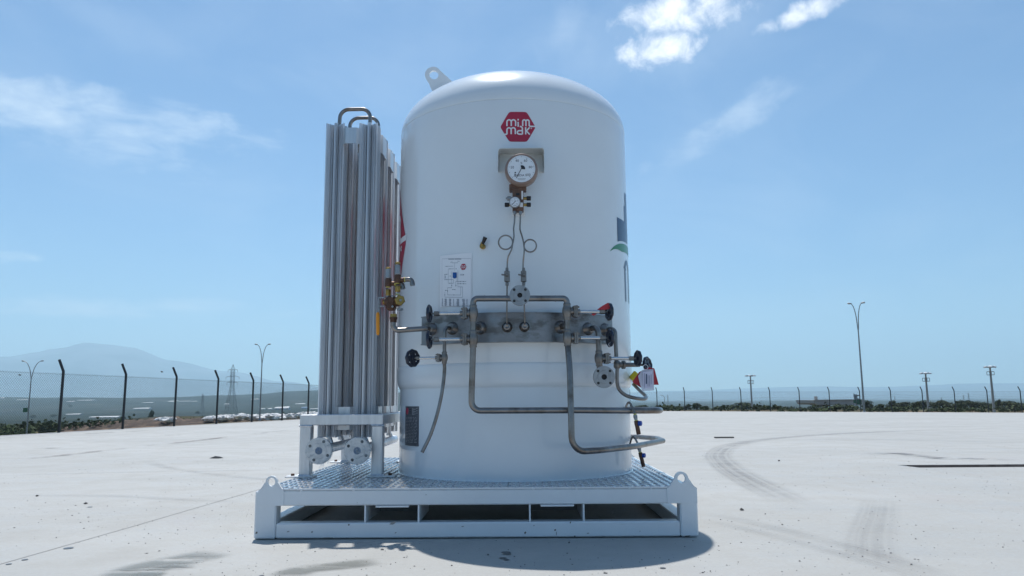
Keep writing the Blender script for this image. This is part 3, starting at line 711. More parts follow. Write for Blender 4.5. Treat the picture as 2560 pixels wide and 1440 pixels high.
# --- globe valves
def globe(c, d, tube_len, wheel_r, sc=1.0, lean=None, body=True, name='globe_valve', wx=1.0, label=None, wdir=None):
    """vertical valve body at c, bonnet and wheel stem along d"""
    c, d = V(c), V(d).normalized(); up = V((0, 0, 1)); s = d.cross(up).normalized(); u2 = s.cross(d); k = sc
    mb = MB()
    mb.lathe(c - up * .046 * k, up, [(0, .0175 * k), (.006 * k, .0205 * k), (.012 * k, .0185 * k), (.022 * k, .0225 * k), (.036 * k, .0262 * k), (.052 * k, .0268 * k), (.066 * k, .0245 * k), (.078 * k, .0195 * k), (.082 * k, .0205 * k), (.089 * k, .0205 * k), (.093 * k, .0172 * k)], 24)
    mb.lathe(c, d, [(.012 * k, .019 * k), (.036 * k, .019 * k)], 18)
    o = mb.build(name, steel_cast, tank, angle=45)
    if label: o['label'] = label
    mb = MB()
    for t0, t1, h in ((.034, .0425, .030), (.0440, .0545, .032)):
        mb.obox(c + d * ((t0 + t1) / 2 * k), d * ((t1 - t0) / 2 * k), s * .026 * k, u2 * h * k)
    for i in (-1, 1):
        for j in (-1, 1):
            b = c + s * (.017 * i * k) + u2 * (.023 * j * k); mb.cyl(b + d * .030 * k, b + d * .064 * k, .0055 * k, 8)
    mb.build('bonnet', steel_cast, o, angle=30)
    t = .0545 * k; mb = MB(); mb.lathe(c, d, [(t, .0145 * k), (t + .016 * k, .0135 * k), (t + .018 * k, .0108 * k)], 18); mb.build('bonnet_collar', steel_cast, o)
    t1 = t + .017 * k; t2 = t1 + tube_len; mb = MB(); mb.lathe(c, d, [(t1, .0102 * k), (t2, .0102 * k)], 20); mb.build('extension_tube', polish, o)
    mb = MB(); mb.lathe(c, d, [(t2 - .001, .0118 * k), (t2 + .006 * k, .0118 * k), (t2 + .007 * k, .0135 * k), (t2 + .030 * k, .0135 * k), (t2 + .032 * k, .009 * k), (t2 + .034 * k, .0036), (t2 + .058 * k, .0036)], 6); mb.build('gland_nut', steel_cast, o, angle=20)
    wc = c + d * (t2 + .056 * k); wd = V(wdir).normalized() if wdir else d
    e = wd.orthogonal().normalized(); f = wd.cross(e); mb = MB()
    mb.ring(wc, wd, wheel_r - .0085, .0088, 64, 10, 9, .035)
    mb.lathe(wc - wd * .010, wd, [(0, .008), (.002, .0125), (.017, .0125), (.020, .008)], 14)
    for q in range(4):
        an = q * pi / 2 + .5; dd = e * cos(an) + f * sin(an); cc = f * cos(an) - e * sin(an)
        mb.obox(wc + dd * (wheel_r * .48), dd * (wheel_r * .42), cc * .017, wd * .004)
    mb.build('handwheel', wheel_m, o, angle=50); return o, wc
def rot(d, a): return (d[0] * cos(a) - d[1] * sin(a), d[0] * sin(a) + d[1] * cos(a), d[2] if len(d) > 2 else 0)
zv1, zv2 = zp(782, YL), zp(847, YL)
dL = V((-1, .05, .0)); dR = V((1, .14, 0))
WR = .0495
_, wa = globe((LX, YL, zv1), dL, .112, WR, 1, wdir=(-1, .12, 0))
_, wb = globe((LX, YL, zv2), dL, .112, WR, 1, wdir=(-1, .12, -.05))
_, wc_ = globe((RX, YR, zp(780, YR)), dR, .108, WR, 1, wdir=(1, .30, 0))
_, wd_ = globe((RX, YR, zp(846, YR)), dR, .108, WR, 1, wdir=(1, .30, 0))
for X, Y in ((LX, YL), (RX, YR)): pipe([V((X, Y, zv1 - .03)), V((X, Y, zv2 + .03))], PR * .92)
# left riser down, long run to the right with a return bend
zl = zp(1026, 4.09)
pipe(fillet([V((LX, YL, zv2 - .03)), V((PY(1179, 980, 4.09).x, 4.09, zp(980, 4.09))), V((PY(1179, 1026, 4.09).x, 4.09, zl)), V((.30, 4.105, zl - .002)), V((.60, 4.17, zl - .007)), V((.758, 4.24, zl - .009)), V((.80, 4.42, zl - .009)), V((.70, 4.62, zl - .008)), V((.58, 4.70, zl - .008))], [.4, .10, .5, .4, .07, .07, .3], 9), PR, 'liquid_pipe')
# right riser down, lower run with a hairpin
zl2 = .427
pipe(fillet([V((RX, YR, zv2 - .03)), V((.262, 4.07, .85)), V((.262, 4.03, .6)), V((.262, 4.015, zl2)), V((.40, 4.09, zl2)), V((.65, 4.44, zl2)), V((.915, 5.00, zl2)), V((.93, 5.30, zl2)), V((.82, 5.56, zl2)), V((.58, 5.75, zl2))], [.5, .5, .10, .25, .6, .12, .12, .3], 9), PR, 'liquid_pipe')
# third left: drain line
p = bosses[1]; d = radial(p); q0 = p + d * .075; XD = PY(1113, 850, q0.y); 
za = zp(893, q0.y); XV = V((PY(1111, 893, q0.y).x, q0.y, za))
pipe(fillet([p, V((XV.x, q0.y, p.z)), XV + V((0, 0, .03))], .03), .0102)
globe(XV, (-.95, .10, 0), .088, .050, .72, wdir=(-.72, .66, 0))
pipe(spline([XV - V((0, 0, .025)), PY(1111, 930, q0.y), PY(1105, 980, q0.y - .01), PY(1093, 1035, q0.y - .02), PY(1076, 1087, q0.y - .03), PY(1055, 1131, q0.y - .04)], 5), .0100, 'drain_tube')
# pipe to the safety valve cluster on the left
p = bosses[0]; d = radial(p); YC = 4.30; e = PY(984, 826, YC)
pipe(fillet([p, p + d * .055, V((e.x, YC, PY(984, 827, YC).z)), PY(983, 798, YC)], [.03, .035], 8), .0150, 'relief_pipe')
# right: flanged outlet valve
p = bosses[6]; d = radial(p); q0 = p + d * .085; XV = V((PY(1497, 870, q0.y).x, q0.y, zp(898, q0.y)))
pipe(fillet([p, V((XV.x, XV.y, p.z)), XV + V((0, 0, .03))], .036, 8), .0160)
_, we = globe(XV, (1, .12, 0), .100, .046, .95, wdir=(1, .3, 0))
fc = PY(1510.5, 942.5, 4.12); flange(fc, (.05, -1, 0), .0590, .0150)
pipe(fillet([XV - V((0, 0, .02)), V((XV.x + .005, XV.y, fc.z)), fc + V((0, .02, 0))], .03), .016)
# far right: second line behind it
p = bosses[7]; d = radial(p); q1 = p + d * .08; X7 = PY(1539, 870, q1.y).x; z7 = zp(914, q1.y)
pipe(fillet([p, V((X7, q1.y, p.z)), V((X7 + .003, q1.y, z7))], .03), .0118)
mb = MB(); c7 = V((X7 + .006, q1.y, z7)); mb.lathe(c7 - V((0, 0, .022)), (0, 0, 1), [(0, .014), (.01, .020), (.034, .020), (.044, .014)], 20); mb.lathe(c7, (1, .25, 0), [(.01, .016), (.03, .016), (.031, .024), (.045, .024), (.046, .0125), (.135, .0125), (.136, .008), (.165, .006)], 18)
v7 = mb.build('shutoff_valve', steel_cast, tank); wc7 = c7 + V((1, .25, 0)).normalized() * .185; mb = MB(); wd = V((.72, -.55, .12)).normalized()
mb.ring(wc7, wd, .040, .0088, 64, 10, 9, .035); mb.lathe(wc7 - wd * .01, wd, [(0, .008), (.002, .0125), (.017, .0125), (.02, .008)], 14)
e_ = wd.orthogonal().normalized(); f_ = wd.cross(e_)
for q in range(4):
    an = q * pi / 2 + .5; dd = e_ * cos(an) + f_ * sin(an); cc = f_ * cos(an) - e_ * sin(an); mb.obox(wc7 + dd * .022, dd * .02, cc * .0115, wd * .004)
mb.build('handwheel', wheel_m, v7, angle=50)
pipe(spline([c7 - V((0, 0, .015)), PY(1543, 955, q1.y), PY(1549, 975, q1.y), PY(1566, 989, q1.y + .01), PY(1592, 996, q1.y + .03), PY(1612, 997, q1.y + .08), PY(1614, 990, q1.y + .16), PY(1600, 977, q1.y + .26), PY(1584, 961, q1.y + .38)], 6), .0105, 'vent_pipe')
ye = PY(1588, 943, q1.y + .40); mb = MB(); mb.lathe(ye + V((-.02, 0, -.02)), V((.5, -.1, .5)), [(0, .022), (.01, .030), (.05, .032), (.056, .026)], 18); mb.build('yellow_cap', yellow_m, tank)

# --- small relief valves on the lower lines
def relief(a, top, b, seq_end, r=.0056, lean=.0):
    o = pipe(spline([a, a * .35 + top * .65 + (a - b) * .10, top, b * .35 + top * .65 + (b - a) * .10, b], 6), r, 'relief_valve', steel)
    d = (seq_end - b); L = d.length; d.normalize(); mb = MB(); mb.lathe(b, d, [(0, .008), (L * .07, .008)], 12); mb.lathe(b, d, [(L * .29, .008), (L * .35, .008)], 12); build_each(mb, 'thread_tape', ptfe, o)
    mb = MB(); mb.lathe(b, d, [(L * .06, .0105), (L * .20, .0115), (L * .21, .0095), (L * .30, .0095)], 6); mb.build('hex_nipple', galv, o, angle=20)
    mb = MB(); mb.lathe(b, d, [(L * .34, .012), (L * .55, .013), (L * .56, .0115), (L * .97, .0120), (L, .0105)], 14); mb.build('outlet_body', bronze, o)
    s = V((.85, -.5, 0)); c = b + d * L * .47; mb = MB(); mb.lathe(c, s, [(.008, .006), (.012, .006)], 12); mb.lathe(c, s, [(.012, .0135), (.026, .0135), (.028, .011)], 20); mb.build('blue_cap', blue_cap, o)
yr1 = 4.165
relief(PY(1563, 1024, yr1), PY(1573, 1006, yr1 - .01), PY(1587, 1034, yr1 - .03), PY(1597, 1086, yr1 - .03))
yr2 = 4.70
relief(PY(1575, 1110, yr2), PY(1583, 1092, yr2 - .03), PY(1596, 1113, yr2 - .05), PY(1609, 1167, yr2 - .05), .0062)

# --- level gauge with hood, manifold and impulse tubes
gy = 4.065; gc = PY(1303.5, 422, gy); GR = .0925
mb = MB(); mb.lathe((gc.x, gy, gc.z), (0, 1, 0), [(0, GR * .83), (-.002, GR * .86), (.0, GR * .93), (.010, GR * .99), (.022, GR), (.055, GR), (.066, GR * .95), (.07, GR * .7), (.10, GR * .5), (.19, GR * .42)], 56)
lg = mb.build('level_gauge', gauge_body, tank, angle=40)
DR = GR * .83
mb = MB(); mb.lathe((gc.x, gy - .0002, gc.z), (0, -1, 0), [(0, DR), (.0012, DR), (.0014, .0005)], 48); mb.build('dial', dial_m, lg)
def dial_map(cx, y, cz): return lambda u, v, h: V((cx + u, y - h, cz + v))
def text(s, size, mapf, h, mbt, ox=0, oy=0, cen=True):
    cu = bpy.data.curves.new('t', 'FONT'); cu.body = s; cu.size = size; cu.resolution_u = 2
    if cen: cu.align_x = 'CENTER'; cu.align_y = 'CENTER'
    ob = bpy.data.objects.new('t', cu); C.objects.link(ob); dg = bpy.context.evaluated_depsgraph_get(); me = ob.evaluated_get(dg).to_mesh()
    mbt.add([mapf(v.co.x + ox, v.co.y + oy, h) for v in me.vertices], [tuple(pp.vertices) for pp in me.polygons])
    ob.evaluated_get(dg).to_mesh_clear(); bpy.data.objects.remove(ob); bpy.data.curves.remove(cu)
dm = dial_map(gc.x, gy - .0016, gc.z); mb = MB()
for i in range(51):
    a = rad(225 - 270 * i / 50); r0 = DR * (.80 if i % 10 == 0 else .86 if i % 5 == 0 else .90); ribbon(mb, [(r0 * cos(a), r0 * sin(a)), (DR * .95 * cos(a), DR * .95 * sin(a))], .0016 if i % 5 == 0 else .0008, dm, .0004)
for i, s in enumerate(('0', '20', '40', '60', '80', '100')):
    a = rad(225 - 270 * i / 5); text(s, .020, dm, .0004, mb, DR * .66 * cos(a), DR * .66 * sin(a))
text('%', .016, dm, .0004, mb, 0, DR * .42); text('MEDIA 5', .017, dm, .0004, mb, -.002, -DR * .50); 
ribbon(mb, [(-.022, -DR * .74), (.024, -DR * .74)], .0014, dm, .0004); ribbon(mb, [(-.018, -DR * .82), (.020, -DR * .82)], .0014, dm, .0004)
ribbon(mb, [(-.038, -.022), (-.030, -.022)], .007, dm, .0004); ribbon(mb, arc(-.034, -.039, .006, 0, 330, 10), .0016, dm, .0004)
mb.build('scale_marks', ink, lg, smooth=False)
mb = MB(); na = rad(242); ribbon(mb, [(.012 * cos(na + pi), .012 * sin(na + pi)), (DR * .80 * cos(na), DR * .80 * sin(na))], .0034, dm, .003)
fan = [(0, -.002)] + arc(.002, 0, .019, -15, 110, 8); mb.add([dm(a, b, .0034) for a, b in fan], [tuple(range(len(fan)))])
mb.build('needle', ink, lg, smooth=False)
mb = MB()
for a in (-125, -55): mb.lathe((gc.x + GR * .93 * cos(rad(a)), gy + .004, gc.z + GR * .93 * sin(rad(a))), (0, -1, 0), [(-.004, .005), (.003, .005), (.004, .003)], 10)
build_each(mb, 'bezel_screw', gauge_body, lg)
# hood
mb = MB(); hp = [PC(1247, 370, RT + .1), PC(1359, 369, RT + .1)]; hz = hp[0].z; x0, x1 = hp[0].x, hp[1].x; yf = 4.15; zb = PY(1241, 418, 4.15).z
prof = [(x0 - .008, zb), (x0 - .006, hz - .02), (x0 - .002, hz - .006), (x0 + .006, hz)]; prof += [(x1 - .006, hz), (x1 + .001, hz - .006), (x1 + .004, hz - .02), (x1 + .004, zb)]
n_ = len(prof); vs = []
for (x, z), (x2, z2) in zip(prof, [(a + .003 * (1 if a < 0 else -1), b - (.003 if b > hz - .01 else 0)) for a, b in prof]):
    yb = AX.y - math.sqrt(RT ** 2 - (x - AX.x) ** 2) + .004
    vs += [(x, yf, z), (x, yb, z), (x2, yb, z2), (x2, yf, z2)]
fs = [(4 * i + k, 4 * i + (k + 1) % 4, 4 * i + 4 + (k + 1) % 4, 4 * i + 4 + k) for i in range(n_ - 1) for k in range(4)] + [(0, 1, 2, 3), (4 * n_ - 1, 4 * n_ - 2, 4 * n_ - 3, 4 * n_ - 4)]
mb.add(vs, fs)
band(phi_of(V((x0 + .004, 4.25, 0))), phi_of(V((x1 - .004, 4.25, 0))), zb, hz - .004, RT - .002, RT + .003, 14); mb.build('gauge_hood', hood_m, tank, angle=25)
band(phi_of(V((x0 + .002, 4.25, 0))), phi_of(V((x1 - .002, 4.26, 0))), zb, hz - .004, RT - .002, RT + .0035, 14).build('hood_back_plate', hood_m, tank)
# manifold block under the gauge
my = 4.12; g = lambda px, py: PY(px, py, my)
def blk(mb, px0, py0, px1, py1, y0, y1, b=.003):
    a, c = g(px0, py0), g(px1, py1); mb.bbox(a.x, c.x, y0, y1, c.z, a.z, b)
mb = MB(); blk(mb, 1273, 462, 1316, 476, my - .015, my + .05); blk(mb, 1281, 474, 1309, 528, my - .012, my + .04)
gm = mb.build('gauge_manifold', manif, tank)
mb = MB(); blk(mb, 1279, 486, 1312, 530, my + .041, my + .10); mb.build('mounting_plate', white_v, gm)
mb = MB(); blk(mb, 1303.5, 479, 1307.5, 500, my - .0145, my - .0125, .0005); blk(mb, 1299, 508, 1307.5, 519, my - .0145, my - .0125, .0005); mb.build('label_strip', white_v, gm)
mb = MB(); blk(mb, 1290, 484, 1299, 490, my - .0145, my - .0125, .0005); mb.build('screw_plate', black, gm)
for px, py, sgn in ((1322, 496, 1), (1322, 512, 1), (1267, 512, -1)):
    a = g(1308 if sgn > 0 else 1282, py); b = g(px, py); d = V((sgn, 0, 0)); L = abs(b.x - a.x)
    mb = MB(); mb.lathe(a, d, [(0, .0085), (L - .012, .0085)], 14); k = mb.build('valve_stub', brass, gm)
    mb = MB(); mb.lathe(a, d, [(L - .013, .009), (L - .011, .0125), (L + .010, .0128), (L + .012, .010)], 12); mb.build('black_knob', black, gm, angle=20)
mb = MB(); a = g(1283, 496); mb.lathe(a, (-1, 0, 0), [(0, .008), (.014, .008), (.015, .0125), (.032, .0125), (.033, .008), (.042, .004)], 10); mb.build('plug', galv, gm, angle=20)
pc = PY(1287, 505, my - .04); pr = .0315
mb = MB(); mb.lathe(pc, (0, 1, 0), [(0, pr * .86), (-.002, pr * .90), (-.001, pr * .97), (.003, pr), (.024, pr), (.026, pr * .6), (.04, .01)], 36); pg = mb.build('pressure_gauge', galv, tank)
mb = MB(); mb.lathe(pc - V((0, .0002, 0)), (0, -1, 0), [(0, pr * .86), (.001, pr * .86), (.0012, .0005)], 32); mb.build('dial', dial_m, pg)
dm2 = dial_map(pc.x, pc.y - .0014, pc.z); mb = MB()
for i in range(21):
    a = rad(225 - 270 * i / 20); r0 = pr * .66; ribbon(mb, [(r0 * cos(a), r0 * sin(a)), (pr * .78 * cos(a), pr * .78 * sin(a))], .001, dm2, .0004)
for s, a in (('0', 225), ('10', 157), ('20', 90), ('30', 22), ('40', -45)): text(s, .0075, dm2, .0004, mb, pr * .50 * cos(rad(a)), pr * .50 * sin(rad(a)))
ribbon(mb, [(-.008, -.019), (.010, -.019)], .002, dm2, .0004); text('bar', .007, dm2, .0004, mb, 0, .006)
mb.build('scale_marks', ink, pg, smooth=False)
mb = MB(); ribbon(mb, [(.006, .006), (-.017, -.017)], .0026, dm2, .002); mb.build('needle', ink, pg, smooth=False)
# impulse tubes with pigtail loops
ty = 4.145
for px0, path, lc, lr, vx, boss, cw in ((1287, [(1287, 536), (1286, 556), (1284, 572), (1285, 590), (1283, 604)], (1264, 606), 17.5, 1267.5, 3, 1), (1301, [(1301, 536), (1300.5, 556), (1300, 574), (1305, 590), (1309, 606)], (1325.5, 614.5), 15.5, 1309, 4, -1)):
    mb = MB(); mb.lathe(g(px0, 527), (0, 0, -1), [(0, .010), (.012, .011), (.013, .0085), (.02, .0085)], 6); mb.build('compression_nut', galv, tank, angle=20)
    P = [PY(a, b, ty) for a, b in path]
    a0 = 0 if cw > 0 else 180; yy = ty
    for tnum in range(1, 31):
        a = rad(a0 + cw * -12 * tnum * 1.0) if cw > 0 else rad(a0 + 12 * tnum); yy = ty - .0009 * tnum * .5
        P.append(PY(lc[0] + lr * cos(a), lc[1] - lr * sin(a) , yy))
    if cw > 0: P += [PY(1279, 624, yy), PY(1271, 640, yy), PY(1268.5, 655, ty), PY(1268, 670, ty)]
    else: P += [PY(1311, 625, yy), PY(1309.5, 640, yy), PY(1308, 655, ty), PY(1307.5, 670, ty)]
    pipe(spline(P, 2), .0044, 'impulse_tube', steel, seg=10)
    c = PY(vx, 690, ty); mb = MB(); mb.lathe(c + V((0, 0, .046)), (0, 0, -1), [(0, .008), (.014, .009), (.015, .0075), (.02, .0075)], 6); mb.lathe(c - V((0, 0, .034)), (0, 0, -1), [(0, .0075), (.006, .0095), (.02, .009)], 6)
    mb.bbox(c.x - .0155, c.x + .0155, ty - .014, ty + .014, c.z - .034, c.z + .028, .004)
    nv = mb.build('needle_valve', steel_cast, tank, angle=25)
    mb = MB(); mb.lathe(c + V((0, -.012, .004)), (0, -1, 0), [(0, .011), (.008, .009), (.012, .006)], 12); mb.tube([c + V((-.012, -.02, .002)), c + V((-.03, -.022, .005))], .0045, 8); mb.build('lever', steel_cast, nv)
    b = bosses[boss]; d = radial(b); pipe(fillet([c - V((0, 0, .05)), V((b.x + d.x * .03, b.y + d.y * .03 - .012, b.z + .02)), b - d * .0 + V((0, 0, .0))], .016, 5), .0042, 'impulse_tube', steel, seg=10)
# vacuum port with black cap
p = PC(1208, 617, RT); d = radial(p); mb = MB(); mb.lathe(p - d * .003, d, [(0, .026), (.004, .024), (.005, .012)], 20); mb.build('port_pad', paint, tank)
mb = MB(); mb.lathe(p, d, [(0, .016), (.02, .0165), (.022, .012), (.03, .011)], 10); a = p + d * .024; b_ = PC(1206.5, 611, RT + .03); mb.lathe(PY(1204, 612, a.y), V((.02, -.01, .03)).normalized(), [(-.006, .009), (.012, .011), (.016, .007)], 10); vp = mb.build('vacuum_port', brass, tank)
s0, s1 = PY(1206.5, 610, a.y - .008), PY(1213.5, 593, a.y - .02); mb = MB(); mb.tube([s0, s0.lerp(s1, .15), s0.lerp(s1, .2), s1.lerp(s0, .08), s1], [.0075, .008, .0095, .0125, .0115], 14); mb.build('black_cap', black, vp)
# nameplate riveted to the skirt
q0, q1 = PC(1015, 1015, RS), PC(1047.5, 1018, RS); f0, f1_ = phi_of(q0), phi_of(q1); zn1, zn0 = .661, .430
mb = band(f0, f1_, zn0, zn1, RS - .002, RS + .003, 6); npl = mb.build('nameplate', nameplate_m, tank)
wN = (f1_ - f0) * RS; hN = zn1 - zn0; nm = lambda u, v, h: cyl(f0 + u * wN / RS, zn0 + v * hN, RS + .003 + h); mb = MB()
for i in range(9): ribbon(mb, [(.58, .95 - .02 * i), (.95 - .1 * (i % 3), .95 - .02 * i)], .008, nm, .0005)
for i in range(18):
    v = .72 - .037 * i
    x = .08
    while x < .92:
        wseg = random.uniform(.08, .2); ribbon(mb, [(x, v), (min(.93, x + wseg), v)], .010, nm, .0005); x += wseg + random.uniform(.03, .09)
for v in (.76, .40, .05): ribbon(mb, [(.05, v), (.95, v)], .005, nm, .0007)
ribbon(mb, [(.05, .02), (.95, .02)], .006, nm, .0006); ribbon(mb, [(.05, .98), (.95, .98)], .006, nm, .0006)
mb.build('engraved_lines', name_txt, npl, smooth=False)
mb = MB(); ribbon(mb, [(.08, .88), (.12, .955), (.24, .955), (.28, .88)], .001, nm, .0005); hx = [(.07, .88), (.13, .965), (.25, .965), (.31, .88), (.25, .795), (.13, .795)]; mb.add([nm(a, b, .0008) for a, b in hx], [tuple(range(6))]); mb.build('red_emblem', red, npl, smooth=False)
mb = MB()
for v in (.92, .875, .83): ribbon(mb, [(.34, v), (.53, v)], .02, nm, .0006)
mb.build('dark_print', ink, npl, smooth=False)

# --- safety valve cluster at the left (bronze three way valve, two relief valves)
cl = PY(985, 770, YC); Q = lambda px, py, dy=0: PY(px, py, YC + dy)
mb = MB(); mb.lathe(Q(983.5, 806), (0, 0, 1), [(0, .020), (.016, .021), (.018, .0245), (.030, .0245), (.031, .018)], 6); mb.build('pipe_union', bronze, tank, angle=20)
mb = MB(); mb.lathe(Q(983.5, 793), (0, 0, 1), [(0, .0195), (.018, .0195)], 8)
scv = mb.build('changeover_valve', brass, tank, angle=20)
mb = MB(); a, b = Q(966, 781), Q(996, 740); mb.bbox(a.x, b.x - .012, YC - .03, YC + .03, a.z + .01, b.z, .012); mb.lathe(Q(962, 755), (1, 0, 0), [(0, .022), (.015, .026), (.055, .026)], 18)
mb.lathe(Q(993, 755, -.02), (.35, -1, 0), [(-.01, .026), (.02, .027)], 20); mb.build('valve_body', bronze, scv)
mb = MB(); mb.lathe(Q(998, 752, -.035), (.35, -1, 0), [(0, .028), (.004, .0305), (.026, .0305), (.029, .026)], 6, .3); mb.build('brass_hex_cap', brass, scv, angle=20)
mb = MB(); mb.lathe(Q(1001, 751, -.07), (.35, -1, 0), [(-.006, .0075), (.008, .0075), (.010, .005)], 8)
for px, py in ((981.5, 741), (981.5, 766.5)): mb.lathe(Q(px, py, -.028), (0, -1, 0), [(-.003, .0065), (.006, .0065), (.007, .004)], 8)
mb.lathe(Q(1000, 776), (0, 0, 1), [(0, .019), (.013, .019)], 6); build_each(mb, 'bolt', galv, scv)
mb = MB(); mb.lathe(Q(967, 755), (-1, 0, 0), [(0, .014), (.022, .014)], 12); mb.build('stem_nut', brass, scv)
mb = MB(); a, b = Q(946, 745), Q(962, 742); mb.box(a.x, b.x, YC - .012, YC + .012, a.z - .003, a.z + .004); mb.box(a.x, b.x - .006, YC - .012, YC + .012, Q(946, 766).z - .003, Q(946, 766).z + .003); mb.box(a.x - .002, a.x + .005, YC - .014, YC + .010, Q(946, 780).z, a.z + .002); mb.build('lever', galv, scv)
mb = MB(); a = Q(944.5, 781); b = Q(945, 838); mb.tube([a, a + (b - a) * .08, a + (b - a) * .5, a + (b - a) * .93, b], [.007, .0105, .0108, .0100, .006], 14); mb.build('orange_grip', orange, scv)
for bx, top, dy, outl in ((970.5, 671, .012, (999, 1003, 714, 724)), (994, 656, -.012, (1012, 1033, 703, 716))):
    R_ = lambda py: Q(bx, py, dy)
    h = lambda p1, p2: R_(p2).z - R_(p1).z
    mb = MB(); mb.lathe(R_(738 + (0 if bx > 980 else 2)), (0, 0, 1), [(0, .0125), (.010, .0125)], 12); mb.lathe(R_(708 + (671 - 656 if bx < 980 else 0) * .6), (0, 0, 1), [(-.004, .0125), (.004, .0125)], 12)
    k = mb.build('safety_valve', ptfe, tank)
    off = 9 if bx < 980 else 0
    mb = MB(); mb.lathe(R_(730 + off), (0, 0, 1), [(0, .015), (.006, .0168), (.030, .0168), (.036, .014)], 6); mb.build('hex_nipple', brass, k, angle=20)
    mb = MB(); mb.lathe(R_(737 + off * .6), (0, 0, 1), [(0, .0135), (.012, .0135)], 6); mb.build('locknut', galv, k, angle=20)
    mb = MB(); mb.lathe(R_(708 + off), (0, 0, 1), [(0, .0175), (.006, .0195), (.044, .0195), (.05, .016)], 18)
    mb.lathe(R_(700 + off), V((1, -.12 if bx > 980 else .1, 0)), [(0, .013), (.036, .013), (.037, .016), (.042, .016)], 16); mb.build('valve_body', bronze, k)
    mb = MB(); mb.lathe(R_(686 + off), (0, 0, 1), [(-.002, .0175), (.004, .0185), (.008, .0155), (.052, .0150), (.053, .0135)], 18); mb.build('spring_cap', galv, k)
    mb = MB(); mb.lathe(R_(660.5 + off + (4 if bx < 980 else 0)), (0, 0, 1), [(0, .0150), (.004, .0158), (.010, .0150), (.012, .011)], 18); mb.build('brass_top', brass, k)
    o1 = R_(700 + off) + V((.044, -.004, 0)); mb = MB(); mb.lathe(o1 - V((.006, 0, 0)), (1, 0, 0), [(0, .0155), (.007, .0155)], 16); mb.build('thread_tape', ptfe, k)
    mb = MB(); mb.tube(fillet([o1, o1 + V((.038, -.004, .004)), o1 + V((.044, -.006, -.034))], .03, 8), [.013] + [.0135] * 8 + [.0142, .0142], 16); mb.build('outlet_elbow', steel, k)

# ------------------------------------------------------------------ vaporizer
vz = thing('ambient_vaporizer', (-1.085, 5.1, DZ), 'tall finned aluminium vaporizer on a low leg frame left of the white tank', 'vaporizer')
CX = (-1.194, -.977); RY = [4.795 + .29 * k for k in range(4)]; FZ0, FZ1 = .474, 2.49
mb = MB(); mb.lathe((0, 0, FZ0 - .03), (0, 0, 1), [(0, .014), (FZ1 - FZ0 + .05, .014)], 12)
star = []
th = .0021
for k in range(8):
    a = pi / 4 * k; L = .079 if k % 2 else .066; d = V((cos(a), sin(a), 0)); s = V((-sin(a), cos(a), 0))
    nb_ = 3
    prof = [(.013, .0034), (.030, .0026), (.045, th), (L - .004, th), (L, th)]
    vs = []
    for r, t in prof:
        for z in (FZ0, FZ1): vs += [d * r + s * t + V((0, 0, z)), d * r - s * t + V((0, 0, z))]
    n_ = len(prof); fs = []
    for i in range(n_ - 1):
        b = 4 * i; c = b + 4
        fs += [(b, c, c + 2, b + 2), (b + 1, b + 3, c + 3, c + 1), (b + 2, c + 2, c + 3, b + 3), (b, b + 1, c + 1, c)]
    b = 4 * (n_ - 1); fs.append((b, b + 1, b + 3, b + 2)); mb.add(vs, fs)
    # small ribs on both faces of each fin
    for r in (.034, .052):
        for sg in (-1, 1): mb.obox(d * r + s * (sg * .0040) + V((0, 0, (FZ0 + FZ1) / 2)), d * .0016, s * .0028, V((0, 0, (FZ1 - FZ0) / 2 - .0005)))
    if k % 2: mb.obox(d * L + V((0, 0, (FZ0 + FZ1) / 2)), d * .0018, s * .0055, V((0, 0, (FZ1 - FZ0) / 2 - .0003)))
proto = mb.build('finned_tube', alu, None, angle=30); bpy.data.objects[proto.name].parent = vz
fins = []
for i, cx in enumerate(CX):
    for j, cy in enumerate(RY):
        o = proto if (i, j) == (0, 0) else proto.copy()
        if o is not proto: C.objects.link(o); o.parent = vz
        o.location = V((cx, cy, 0)) - ORIG[vz.name]
# U bends
for j, cy in enumerate(RY):
    mb = MB(); h = 2.605 + (.052 if j == 1 else .02 if j else 0.0); mb.tube(fillet([V((CX[0] + (.012), cy, FZ1)), V((CX[0] + .016, cy, h)), V((CX[1] - .002, cy, h + .003)), V((CX[1] - .002, cy, FZ1))], .062, 9), .0125, 14); mb.build('return_bend', steel, vz)
# brackets between columns and rows, top and bottom
def clip(a, b, side, z0, z1, t=.004, out=.022):
    a, b = V((a[0], a[1], 0)), V((b[0], b[1], 0)); d = (b - a).normalized(); s = V(side)
    P = [a, a + d * .022 + s * out, b - d * .022 + s * out, b]; mb = MB(); vs = []
    for p_ in P: vs += [p_ + V((0, 0, z0)), p_ + V((0, 0, z1)), p_ + V((0, 0, z1)) - s * t, p_ + V((0, 0, z0)) - s * t]
    mb.add(vs, [(4 * i + k, 4 * i + (k + 1) % 4, 4 * i + 4 + (k + 1) % 4, 4 * i + 4 + k) for i in range(3) for k in range(4)] + [(3, 2, 1, 0), (12, 13, 14, 15)]); return mb
for z0, z1 in ((2.345, 2.452), (.615, .66), (.52, .548)):
    clip((CX[0] + .052, RY[0] - .056), (CX[1] - .052, RY[0] - .056), (0, -1, 0), z0, z1).build('spacer_bracket', alu_frame, vz)
    clip((CX[0] + .052, RY[3] + .056), (CX[1] - .052, RY[3] + .056), (0, 1, 0), z0, z1).build('spacer_bracket', alu_frame, vz)
    for j in range(3):
        for cx, sd in ((CX[1] + .056, 1), (CX[0] - .056, -1)):
            if sd < 0 and z0 < 1: continue
            clip((cx, RY[j] + .056), (cx, RY[j + 1] - .056), (sd, 0, 0), z0 - (.02 if z0 > 1 else 0), z1, out=.016).build('spacer_bracket', alu_frame, vz)
